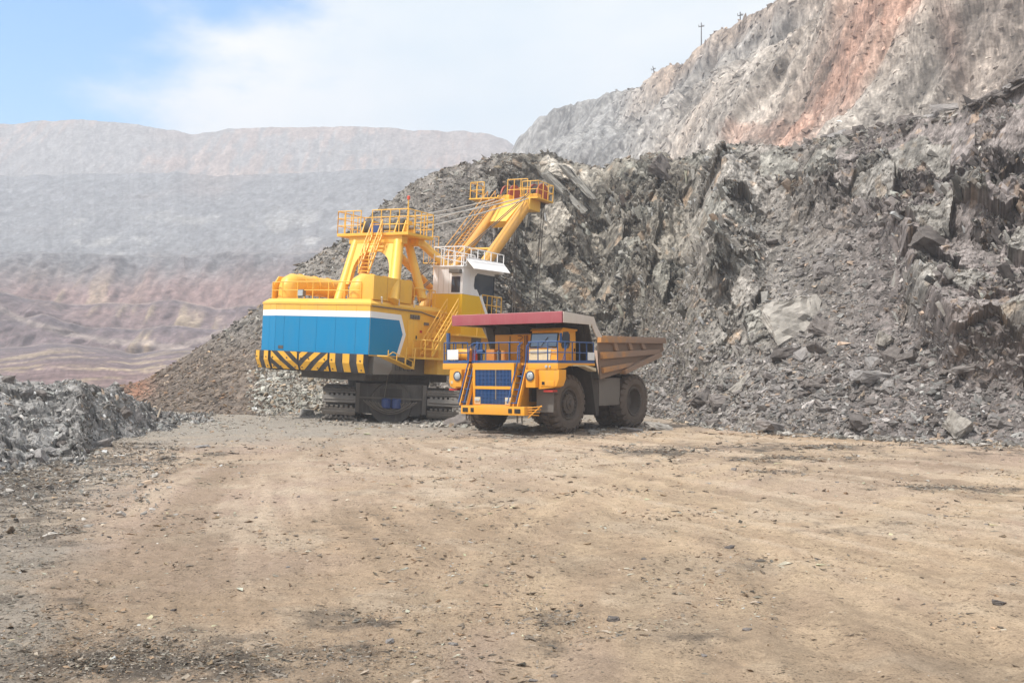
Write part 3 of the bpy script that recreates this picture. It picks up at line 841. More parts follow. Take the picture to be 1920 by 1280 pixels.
def wall_scatter():
    PX, PY, tal, T, back = (WALL[k] for k in ('PX', 'PY', 'tal', 'T', 'back'))
    vis = (PX > 140) & (PX < 2080)
    front = back < 0.02
    def size(n, a, b, pw=2.2):
        u = rng.random(n)
        return a * (1 + u * ((b / a) ** (1 - pw) - 1)) ** (1 / (1 - pw))
    # talus below the cut face and on the right
    w = WA * tal * front * vis * (PX > 900) * sstep(430, 560, PY + 60) * (1 + 1.5 * sstep(600, 780, PY))
    i = pick(w, 24000)
    scatter('talus_rubble', WP[i], size(len(i), 0.055, 0.34, 2.4), stone_cols(len(i), (0.185, 0.175, 0.174), 0.65), CHIPS, 0.45,
            'angular grey slate rubble covering the talus slope beside the dump truck', 'rubble', m_rubble, SM[i])
    # spoil heap on the left
    w = WA * front * vis * (PX < 960)
    i = pick(w, 14500)
    px, py = PX[i], PY[i]
    base = stone_cols(len(i), (0.185, 0.176, 0.163), 0.6)
    br = (sstep(820, 560, px) * sstep(600, 690, py))[:, None]
    base = base * (1 - br) + base * np.array([0.80, 0.66, 0.56]) * br
    keep = rng.random(len(i)) < np.where(br[:, 0] > 0.5, 1.0, 1)
    sz = size(len(i), 0.075, 0.42, 2.6) * np.where(br[:, 0] > 0.5, 0.8, 1)
    scatter('spoil_rubble', WP[i][keep], sz[keep], base[keep], CHIPS, 0.45,
            'blasted grey and brown rubble covering the spoil heap behind the shovel', 'rubble', m_rubble, SM[i][keep])
    # pale rubble at the foot of the heap under the shovel's tail
    w = WA * front * sstep(455, 520, PX) * sstep(660, 600, PX) * sstep(675, 715, PY)
    i = pick(w, 2600)
    scatter('foot_rubble', WP[i], size(len(i), 0.09, 0.4, 2.2), stone_cols(len(i), (0.29, 0.285, 0.265), 0.5), CHIPS, 0.6,
            'pale loose rubble at the foot of the heap under the striped counterweight', 'rubble', m_rubble, SM[i])
    # rubble caught on the ledges of the rock face
    w = WA * (1 - tal) * front * vis * np.clip(WN[:, 2] + 0.05, 0, 1) * (1 - 0.85 * WALL['slab'])
    i = pick(w, 11500)
    scatter('ledge_rubble', WP[i], size(len(i), 0.05, 0.28, 2.5), stone_cols(len(i), (0.195, 0.187, 0.176), 0.55), CHIPS, 0.5,
            'small broken slate caught on the ledges of the rock face', 'rubble', m_rubble, WN[i])
    # blocks still seated in the bedrock, long axis along the bedding
    w = WA * (1 - tal) * (T > 0.08) * (back < 0.05) * vis * (1 - 0.9 * WALL['slab'])
    i = pick(w, 5500)
    n = len(i)
    s = size(n, 0.09, 0.55, 2.6)
    ang = R(56) + rng.normal(0, 0.22, n) + 0.55 * fbm(WP[i] * 0.13, 2, 55)
    ax = np.stack([np.cos(ang), rng.normal(-0.1, 0.16, n), -np.sin(ang)], 1); ax /= np.linalg.norm(ax, axis=1, keepdims=True)
    up = np.stack([np.sin(ang), rng.normal(-0.4, 0.35, n), np.cos(ang)], 1)
    up -= ax * (up * ax).sum(1, keepdims=True); up /= np.linalg.norm(up, axis=1, keepdims=True)
    M = np.stack([ax, np.cross(up, ax), up], 2)
    c = WALL['c'][i] * np.exp(rng.normal(0, 0.33, n))[:, None]
    pale = (rng.random(n) < 0.12)
    c[pale] = c[pale] * 0.3 + 0.7 * np.array([0.36, 0.345, 0.32])
    scatter('bedded_blocks', WP[i] + np.array([0, 0.30, 0]) * s[:, None], s, np.clip(c, .05, .34), BLOCKS, 0.2,
            'fractured slate blocks standing out of the rock face', 'rock outcrop', m_rubble, lift=-0.15, stretch=0.6, mats=M * np.array([1.25, 1.0, 0.9]))
    # broken stone along the crest
    w = WA * sstep(0.97, 1.0, T) * (back < 0.06) * vis * (PX > 400)
    i = pick(w, 2600)
    scatter('crest_rubble', WP[i], size(len(i), 0.08, 0.5, 2.3), stone_cols(len(i), (0.20, 0.19, 0.18), 0.55), CHIPS, 0.5,
            'loose broken stone strewn along the crest of the rock face', 'rubble', m_rubble)
wall_scatter()

def apron_scatter():
    r = rng
    px = r.uniform(-60, 330, 5200); py = 800 + np.abs(r.normal(0, 1, 5200)) * 70 + (300 - px) * 0.10
    d = F * CH / (np.maximum(py, 792) - HZ)
    x = (px - 960) / F * d
    u = r.random(5200)
    s = 0.02 * (1 + u * (7.0 ** -1.8 - 1)) ** (1 / -1.8)
    pos = np.stack([x, d, np.full_like(x, 0.03)], 1)
    scatter('apron_rubble', pos, s, stone_cols(5200, (0.22, 0.21, 0.20), 0.7, 0.12), CHIPS, 0.35, 'fine dark slate debris spread over the floor below the rubble mound', 'rubble', m_rubble)
apron_scatter()

def spill_scatter():
    px, py, ss = [], [], []
    for (cx, cy, sx, sy, n) in ((230, 1228, 210, 26, 3000), (60, 1180, 110, 50, 900), (700, 1152, 90, 10, 420), (560, 1212, 200, 20, 700), (1010, 1150, 80, 16, 300), (60, 960, 80, 40, 900), (40, 1060, 70, 50, 500),
                                (1220, 848, 80, 5, 500), (1460, 861, 90, 4, 500), (1800, 914, 100, 4, 400), (1450, 884, 50, 3, 200), (1560, 1000, 120, 12, 200), (300, 842, 60, 6, 300)):
        px.append(rng.normal(cx, sx, n)); py.append(rng.normal(cy, sy, n))
    px, py = np.concatenate(px), np.maximum(np.concatenate(py), 800)
    keep = (px > -60) & (py < 1300); px, py = px[keep], py[keep]
    d = F * CH / (py - HZ); x = (px - 960) / F * d
    n = len(x); u = rng.random(n)
    s = (0.00048 * d + 0.003) * (1 + u * (7.0 ** -1.9 - 1)) ** (1 / -1.9)
    pos = np.stack([x, d, np.array([0.0] * n)], 1)
    pos[:, 2] = 0.01 + 0.05 * fbm(np.stack([x * 0.35, d * 0.35, x * 0], 1), 2, 5) * 0.4
    scatter('spilled_slate', pos, s, np.minimum(stone_cols(n, (0.19, 0.165, 0.138), 0.75, 0.3), 0.40), FLAKES, 0.2, 'patches of spilled dark slate chips on the quarry floor', 'rubble', m_rubble, lift=0.1)
spill_scatter()

def hill_scatter():
    S = HILL
    a, nrm = grid_area(S, S['nf'] + 24, S['nc'])
    w = a * (S['TT'] > 0.08) * (S['back'] < 0.05) * (S['PX'] > 1150) * (S['PX'] < 1960) / np.maximum(S['Y'], 60) ** 2
    i = pick(w, 6000)
    p = np.stack([S['X'], S['Y'], S['Z']], 1)[i]
    u = rng.random(len(i))
    s = 0.0013 * S['Y'][i] * (1 + u * (4.0 ** -1.3 - 1)) ** (1 / -1.3)
    c = S['c'][i] * np.exp(rng.normal(0, 0.2, len(i)))[:, None]
    scatter('hill_rubble', p, s, np.clip(c, .04, .6), CHIPS, 0.4, 'broken rock scattered over the hazy hillside', 'rubble', m_rubble, nrm[i], lift=0.0)
hill_scatter()

def mound_scatter():
    S = MOUND
    nr = len(S['X']) // 330
    a, nrm = grid_area(S, nr, 330)
    w = a * (S['PX'] > -120)
    i = pick(w, 11500)
    p = np.stack([S['X'], S['Y'], S['Z']], 1)[i]
    u = rng.random(len(i))
    s = 0.032 * (1 + u * ((0.26 / 0.032) ** (-1.5) - 1)) ** (1 / -1.5)
    scatter('mound_rubble', p, s, stone_cols(len(i), (0.25, 0.245, 0.242), 0.75, 0.08), CHIPS, 0.6,
            'sharp pale grey slate rubble covering the low mound', 'rubble', m_rubble, nrm[i])
mound_scatter()

def ground_scatter():
    d = np.maximum(GY, 1)
    vis = (np.abs(GX) < d * 0.56) & (GY > 9.5) & (GY < 92)
    # screen-even weight: near stones smaller, far ones larger
    w = vis * (0.30 + 2.2 * np.clip(GG - 0.25, 0, 1) + 0.9 * np.clip(GD, 0, 1))
    w = w * sstep(92, 60, GY)
    clus = sstep(-0.2, 0.9, fbm(np.stack([GX * 0.7, GY * 0.5, GX * 0], 1), 3, 66, 0.6))
    w = w * (0.15 + 1.6 * clus)
    i = pick(w.astype(float), 46000)
    n = len(i)
    jit = rng.normal(0, 1, (n, 2)) * (GY[i] * 0.004)[:, None]
    pos = np.stack([GX[i] + jit[:, 0], GY[i] + jit[:, 1], GZ[i]], 1)
    u = rng.random(n)
    s = (0.00062 * GY[i] + 0.003) * (1 + u * (8.0 ** (-1.7) - 1)) ** (1 / -1.7)
    s = np.minimum(s, 0.22)
    inpatch = GG[i] > 0.3
    c = stone_cols(n, (0.235, 0.20, 0.165), 0.8, 0.3)
    c[inpatch] = stone_cols(int(inpatch.sum()), (0.19, 0.17, 0.15), 0.5, 0.2)
    c = np.minimum(c, 0.42)
    scatter('floor_chips', pos, s, c, FLAKES, 0.18, 'flat slate chips and pebbles strewn over the quarry floor', 'gravel', m_rubble, lift=0.05)
    # skirt of loose stone along the foot of the talus, softening the line where it meets the floor
    pc = rng.uniform(480, 2040, 3600)
    toe = np.interp(pc, WALL_PTS[:, 0], WALL_PTS[:, 1]) - np.abs(rng.normal(0, 0.9, len(pc)))
    pos = np.stack([(pc - 960) / F * toe, toe, np.zeros_like(pc)], 1)
    u = rng.random(len(pc))
    s = 0.05 * (1 + u * (6.0 ** (-1.5) - 1)) ** (1 / -1.5)
    pos[:, 2] = 0.02
    scatter('toe_rubble', pos, s, stone_cols(len(pc), (0.24, 0.23, 0.22), 0.55), CHIPS, 0.4,
            'scattered loose stones along the foot of the talus slope', 'rubble', m_rubble)
ground_scatter()

def crag(n, flat, seed, boxy, cuts=3, amp=0.10, scale=2.2):
    v, f = hull_variant(n, flat, seed, boxy)
    bm = bmesh.new()
    vs = [bm.verts.new(x) for x in v.tolist()]
    for q in f.tolist(): bm.faces.new([vs[k] for k in q])
    bmesh.ops.subdivide_edges(bm, edges=bm.edges[:], cuts=cuts, use_grid_fill=True)
    bmesh.ops.triangulate(bm, faces=bm.faces[:])
    bm.normal_update(); bm.verts.index_update()
    p = np.array([x.co[:] for x in bm.verts], dtype=np.float32); nn = np.array([x.normal[:] for x in bm.verts], dtype=np.float32)
    ff = np.array([[q.index for q in fc.verts] for fc in bm.faces], dtype=np.int32)
    bm.free()
    h, _, _ = facets(p * scale * np.array([1, 1.3, 1.8]) + seed, seed, 1.1)
    h2, _, _ = facets(p * scale * 2.3 + seed, seed + 1, 1.1)
    p = p + nn * (amp * h + amp * 0.4 * h2)[:, None] * min(1.0, flat * 2.2)
    return p, ff

# ---- single boulders: shared meshes, one object each
BOULDER_MESH = []
for k in range(14):
    v, f = crag(2, (0.5, 0.35, 0.7, 0.6, 0.42, 0.28, 0.8)[k % 7], 300 + k, 0.32)
    BOULDER_MESH.append(np_mesh('boulder', v, f))
    BOULDER_MESH[-1].materials.append(m_boulder)
SLAB_MESH = []
for k in range(6):
    v, f = crag(2, (0.22, 0.28, 0.18)[k % 3], 400 + k, 0.3, 5, 0.15)
    SLAB_MESH.append(np_mesh('flat_boulder', v, f))
    SLAB_MESH[-1].materials.append(m_boulder)

def place_stone(name, mesh, loc, size, rot, label, cat, group=None, stretch=(1.25, 0.85, 1.0)):
    o = bpy.data.objects.new(name, mesh)
    COL.objects.link(o)
    o.location = loc
    o.rotation_euler = rot
    o.scale = (size * stretch[0], size * stretch[1], size * stretch[2])
    return tag(o, label, cat, group)

def near_wall(px, py):
    k = np.argmin((WALL['PX'] - px) ** 2 + (WALL['PY'] - py) ** 2 + 1e4 * (WALL['back'] > 0.02))
    return Vector(WP[k])

FLATS = (0.5, 0.35, 0.7, 0.6, 0.42, 0.28, 0.8)
def stone_words(n, s):
    fl = FLATS[(n % 14) % 7]
    return ('large' if s > 0.40 else 'small' if s < 0.2 else 'middling') + ' ' + ('flat' if fl < 0.4 else 'chunky' if fl >= 0.6 else 'angular')

def boulders():
    PX, PY, tal, back = (WALL[k] for k in ('PX', 'PY', 'tal', 'back'))
    g = lambda bx, by, sx, sy, k: k * np.exp(-(((PX - bx) / sx) ** 2 + ((PY - by) / sy) ** 2))
    w = WA * (back < .01) * (tal > 0.3) * (g(1660, 700, 150, 55, 2.2) + g(1360, 760, 130, 40, 1.0) + g(1800, 790, 140, 30, 1.6) + g(1560, 480, 90, 40, 0.9) + g(1520, 740, 120, 60, .8) + g(1480, 560, 60, 90, .25))
    i = pick(w, 165)
    for n, k in enumerate(i):
        s = 0.5 * min(1.2, 0.31 * (1 - rnd.random() ** 1.0 * 0.93) ** -0.5)
        p = Vector(WP[k]); p.z += s * 0.18
        place_stone('boulder', BOULDER_MESH[n % 14], p, s * 1.25, (rnd.gauss(0.25, .35), rnd.gauss(0, .35), rnd.uniform(0, 6.28)),
                    'loose %s grey boulder %s' % (stone_words(n, s * 1.25), 'at the foot of the talus slope' if PY[k] > 760 else 'lying on the lower talus slope' if PY[k] > 650 else 'lying high on the talus slope'), 'boulder', 'boulders on the talus slope')
    # mound
    p3 = np.stack([MOUND['X'], MOUND['Y'], MOUND['Z']], 1)
    sel = np.where((MOUND['PX'] > -20) & (MOUND['PX'] < 330) & (MOUND['T'] > 0.02))[0]
    for n in range(60):
        k = sel[rng.integers(0, len(sel))]
        s = 0.5 * min(0.8, 0.22 * (1 - rnd.random() * 0.93) ** -0.5)
        p = Vector(p3[k]); p.z += s * 0.12
        place_stone('mound_stone', BOULDER_MESH[n % 14], p, s * 1.2, (rnd.gauss(0.2, .4), rnd.gauss(0, .4), rnd.uniform(0, 6.28)),
                    '%s slate block lying on the %s of the low rubble mound' % (stone_words(n, s * 1.2), 'crest' if MOUND['T'][k] > 0.75 else 'foot' if MOUND['T'][k] < 0.3 else 'flank'), 'boulder', 'blocks on the rubble mound')
    # slabs fallen on the bench edge above the talus
    for n in range(34):
        px = rnd.uniform(1490, 1790); t = (px - 1490) / 300
        d = np.interp(px, WALL_PTS[:, 0], WALL_PTS[:, 2])
        row = np.interp(px, WALL_PTS[:, 0], WALL_PTS[:, 3]) - rnd.uniform(-4, 6) - 26 * t * rnd.random() ** 1.2
        d += rnd.uniform(0.4, 2.5)
        s = rnd.uniform(0.28, 0.72) * (0.7 + 0.4 * t)
        place_stone('ledge_boulder', SLAB_MESH[n % 6] if n % 3 else BOULDER_MESH[n % 14], P(px, row + 4, d), s, (rnd.gauss(0.35, .2), rnd.gauss(-.35, .25), rnd.uniform(-.5, .5)),
                    'big tilted slate slab heaped on the bench edge below the red band', 'rock slab', 'slabs heaped on the bench edge', (1.4, 0.9, 1.2))
    for n in range(12):
        px = rnd.uniform(1830, 1930)
        d = np.interp(px, WALL_PTS[:, 0], WALL_PTS[:, 2]) - rnd.uniform(0, .6)
        row = np.interp(px, WALL_PTS[:, 0], WALL_PTS[:, 3]) + rnd.uniform(-6, 8)
        place_stone('crest_boulder', SLAB_MESH[n % 6], P(px, row, d), rnd.uniform(.2, .5), (rnd.gauss(0.25, .2), rnd.gauss(-.5, .2), rnd.uniform(-.5, .5)),
                    'flat slate slab lying on the crest of the dark bluff', 'rock slab', 'slabs on the crest of the bluff', (1.6, 0.9, 1.2))
    # stones lying singly on the floor
    spots = [(1367, 1024, .28), (1420, 1120, .2), (1872, 1128, .34), (1400, 1178, .2), (1150, 1148, .3), (1745, 965, .26), (1774, 967, .16), (1570, 905, .2), (1533, 1046, .22), (1208, 1044, .16), (1375, 880, .42),
             (1452, 888, .2), (1530, 916, .14), (325, 1135, .16), (250, 866, .36), (380, 838, .9), (630, 862, .2), (1000, 1256, .18), (1040, 1250, .12), (850, 1195, .2), (730, 1190, .22), (540, 1058, .12), (1453, 1268, .12), (690, 880, .16),
             (705, 1005, .22), (1100, 925, .14), (1215, 958, .14), (1320, 1215, .14), (1455, 1165, .1), (1880, 800 + 60, .3), (1640, 950, .16), (1850, 990, .18), (560, 930, .18), (480, 968, .16), (860, 940, .16)]
    for n, (px, py, s) in enumerate(spots):
        d = F * CH / (py - HZ)
        x = (px - 960) / F * d
        s *= 0.52
        place_stone('loose_stone', BOULDER_MESH[(n * 5) % 14], (x, d, ground_z(x, d) + s * 0.05), s * 0.55, (rnd.gauss(0, .15), rnd.gauss(0, .15), rnd.uniform(0, 6.28)),
                    'small dark stone lying alone on the dusty quarry floor', 'stone', 'single stones on the floor', (1.2, .9, .75))
    # particular ones
    def one(name, mesh, px, py, s, rot, label, cat, st=(1.25, .85, 1.), d=None, mat=None, off=0.0):
        p = near_wall(px, py) if d is None else P(px, py, d)
        p = Vector((p.x, p.y - off, p.z))
        if mat is not None:
            mesh = mesh.copy(); mesh.materials.clear(); mesh.materials.append(mat)
        return place_stone(name, mesh, p, s, rot, label, cat, None, st)
    one('flat_boulder', SLAB_MESH[0], 1490, 606, 1.75, (R(62), R(-8), R(14)), 'huge pale weathered slab leaning in the middle of the talus slope', 'rock slab', (1.15, .95, 1.3), mat=m_pale, off=.25)
    one('flat_boulder', SLAB_MESH[1], 1545, 618, .8, (R(50), R(20), R(-14)), 'mauve slab lying beside the huge pale slab', 'rock slab', (1.25, .8, 1.2), off=.2)
    one('flat_boulder', SLAB_MESH[2], 1635, 705, 1.0, (R(10), R(3), R(6)), 'long flat dark slab bridging the boulders of the talus', 'rock slab', (1.45, .6, 1.8), off=.3)
    one('boulder', BOULDER_MESH[2], 1672, 672, .62, (R(20), R(-30), R(20)), 'big square-edged grey block resting high on the talus', 'boulder', (1, .9, 1.1), off=.3)
    one('boulder', BOULDER_MESH[6], 1655, 640, .6, (R(20), R(10), R(60)), 'big pale rounded boulder above the square-edged block', 'boulder', (1.3, .8, .8), mat=m_pale, off=.25)
    one('boulder', BOULDER_MESH[3], 1350, 752, .62, (R(8), R(3), R(12)), 'dark squat block with a level top on the talus', 'boulder', (1.1, .9, 1.2), off=.3)
    one('flat_boulder', SLAB_MESH[3], 1388, 722, .6, (R(45), R(-40), R(10)), 'pale elongated slab propped above the squat dark block', 'rock slab', (1.4, .6, 1.4), mat=m_pale, off=.3)
    one('boulder', BOULDER_MESH[8], 1450, 800, .85, (R(10), R(8), R(30)), 'wide dark boulder at the foot of the talus', 'boulder', (1.2, .9, .9), off=.2)
    one('boulder', BOULDER_MESH[4], 1610, 792, .7, (R(10), R(-8), R(80)), 'rounded grey boulder just above the foot of the talus', 'boulder', (1.2, .9, 1.2), off=.2)
    one('boulder', BOULDER_MESH[10], 1790, 805, .8, (R(30), R(20), R(50)), 'pale wedge of rock at the foot of the bluff', 'boulder', (1.2, .8, 1.2), mat=m_pale, off=.3)
    one('boulder', BOULDER_MESH[9], 1745, 455, 1.0, (R(30), R(20), R(10)), 'massive brown overhanging block at the corner of the bluff', 'boulder', (1.3, 1., .95), off=.1)
    one('flat_boulder', SLAB_MESH[4], 1080, 340, 1.9, (R(70), R(48), R(-16)), 'long pale slate slab tilted across the top of the cut face', 'rock slab', (1.6, .30, 1.2), mat=m_mid, off=-.1)
    one('flat_boulder', SLAB_MESH[5], 1056, 358, 1.8, (R(66), R(46), R(-12)), 'narrow pale slate slab under the long tilted one', 'rock slab', (1.7, .24, 1.2), mat=m_mid, off=-.1)
    one('flat_boulder', SLAB_MESH[1], 1250, 322, 1.3, (R(70), R(32), R(8)), 'broad grey slab jutting from the crest of the cut face', 'rock slab', (1.3, .8, 1.6), off=-.2)
boulders()

def machine_stones():
    pos, sz = [], []
    r = random.Random(5)
    def strew(px0, px1, py0, py1, n, a, b):
        for _ in range(n):
            px, py = r.uniform(px0, px1), r.uniform(py0, py1)
            d = F * CH / (py - HZ); x = (px - 960) / F * d
            pos.append((x, d, 0.02)); sz.append(a * (1 - r.random() * 0.97) ** -0.45 if a * 3 < b else r.uniform(a, b))
    strew(590, 880, 781, 800, 700, 0.06, 0.3); strew(600, 680, 782, 792, 160, 0.1, 0.3); strew(790, 870, 790, 801, 200, 0.1, 0.3); strew(880, 1020, 795, 808, 160, 0.05, 0.3); strew(1110, 1240, 798, 815, 220, 0.05, 0.3)
    strew(480, 620, 778, 792, 200, 0.05, 0.3); strew(250, 640, 775, 840, 350, 0.03, 0.2); strew(240, 440, 768, 805, 700, 0.04, 0.25)
    pos_, s_ = np.array(pos), np.minimum(np.array(sz), 0.32)
    pos_[:, 2] = [ground_z(x, y) for x, y, _ in pos_]
    scatter('machine_rubble', pos_, s_, stone_cols(len(s_), (0.30, 0.285, 0.265), 0.5), CHIPS, 0.4, 'crushed loose stones on the floor around the tracks and wheels', 'rubble', m_rubble)
    def lone(px, py, s, label, mesh, mat=None, st=(1.2, .9, .9), rot=(0.1, 0.1, 0.5)):
        d = F * CH / (py - HZ); x = (px - 960) / F * d
        me = mesh
        if mat: me = mesh.copy(); me.materials.clear(); me.materials.append(mat)
        place_stone('boulder', me, (x, d, ground_z(x, d) + s * 0.25), s, rot, label, 'boulder', None, st)
    lone(1112, 812, 0.22, 'small white rock lying against the front tyre of the truck', BOULDER_MESH[3], m_pale)
    lone(1108, 803, 0.30, 'grey rock wedged behind the front tyre of the truck', BOULDER_MESH[6])
    lone(955, 801, 0.62, 'long pale rock lying under the front bumper of the truck', BOULDER_MESH[1], m_pale, (1.7, .8, .7), (0.1, 0, 0.1))
    lone(858, 797, 0.75, 'big grey boulder between the crawler track and the truck', BOULDER_MESH[8], None, (1.3, 1, .9), (0.2, -0.4, 0.4))
    lone(1235, 806, 0.6, 'pale grey boulder at the rear tyre of the truck', BOULDER_MESH[11], m_pale, (1.3, .9, .8))
    lone(1185, 808, 0.4, 'flat grey rock in front of the rear tyre of the truck', BOULDER_MESH[5], None, (1.8, .8, .8))
    lone(575, 786, 0.45, 'pale rock beside the far crawler track', BOULDER_MESH[2], m_pale)
machine_stones()
# =================================================================== machine-building kit
def paint(name, col, rough=0.45, dirt=0.35, dirtcol=(0.30, 0.25, 0.20), metal=0.0, scale=1.2, dust=0.35, spec=0.5):
    m, nt, b = node_mat(name)
    N, L = nt.nodes, nt.links
    tc = N.new('ShaderNodeTexCoord')
    n1 = N.new('ShaderNodeTexNoise'); n1.inputs['Scale'].default_value = scale; n1.inputs['Detail'].default_value = 8; n1.inputs['Roughness'].default_value = 0.7
    mp = N.new('ShaderNodeMapping'); mp.inputs['Scale'].default_value = (1, 1, 0.45)
    L.new(tc.outputs['Object'], mp.inputs['Vector']); L.new(mp.outputs['Vector'], n1.inputs['Vector'])
    mr = N.new('ShaderNodeMapRange'); mr.inputs['From Min'].default_value = 0.42; mr.inputs['From Max'].default_value = 0.78
    mr.inputs['To Min'].default_value = 0.0; mr.inputs['To Max'].default_value = dirt
    L.new(n1.outputs['Fac'], mr.inputs['Value'])
    mp2 = N.new('ShaderNodeMapping'); mp2.inputs['Scale'].default_value = (2.6, 2.6, 0.22); L.new(tc.outputs['Object'], mp2.inputs['Vector'])
    n3 = N.new('ShaderNodeTexNoise'); n3.inputs['Scale'].default_value = 2.0; n3.inputs['Detail'].default_value = 6; n3.inputs['Roughness'].default_value = 0.65
    L.new(mp2.outputs['Vector'], n3.inputs['Vector'])
    st = N.new('ShaderNodeMapRange'); st.inputs['From Min'].default_value = 0.50; st.inputs['From Max'].default_value = 0.72
    st.inputs['To Min'].default_value = 0.0; st.inputs['To Max'].default_value = dirt * 0.9      # run-off streaks
    L.new(n3.outputs['Fac'], st.inputs['Value'])
    m0 = N.new('ShaderNodeMath'); m0.operation = 'MAXIMUM'; L.new(mr.outputs['Result'], m0.inputs[0]); L.new(st.outputs['Result'], m0.inputs[1])
    geo = N.new('ShaderNodeNewGeometry')
    sx = N.new('ShaderNodeSeparateXYZ'); L.new(geo.outputs['Normal'], sx.inputs[0])
    up = N.new('ShaderNodeMapRange'); up.inputs['From Min'].default_value = 0.55; up.inputs['From Max'].default_value = 0.95
    up.inputs['To Min'].default_value = 0.0; up.inputs['To Max'].default_value = dust      # dust settles on level tops
    L.new(sx.outputs['Z'], up.inputs['Value'])
    mx = N.new('ShaderNodeMath'); mx.operation = 'MAXIMUM'; L.new(m0.outputs[0], mx.inputs[0]); L.new(up.outputs['Result'], mx.inputs[1])
    mix = N.new('ShaderNodeMix'); mix.data_type = 'RGBA'
    L.new(mx.outputs[0], mix.inputs['Factor'])
    mix.inputs['A'].default_value = (*col, 1); mix.inputs['B'].default_value = (*dirtcol, 1)
    L.new(mix.outputs['Result'], b.inputs['Base Color'])
    b.inputs['Roughness'].default_value = rough
    b.inputs['Metallic'].default_value = metal
    b.inputs['Specular IOR Level'].default_value = spec
    return m

def glass(name, col=(0.05, 0.07, 0.09), rough=0.06):
    m, nt, b = node_mat(name)
    b.inputs['Base Color'].default_value = (*col, 1)
    b.inputs['Roughness'].default_value = rough
    b.inputs['Specular IOR Level'].default_value = 0.9
    return m

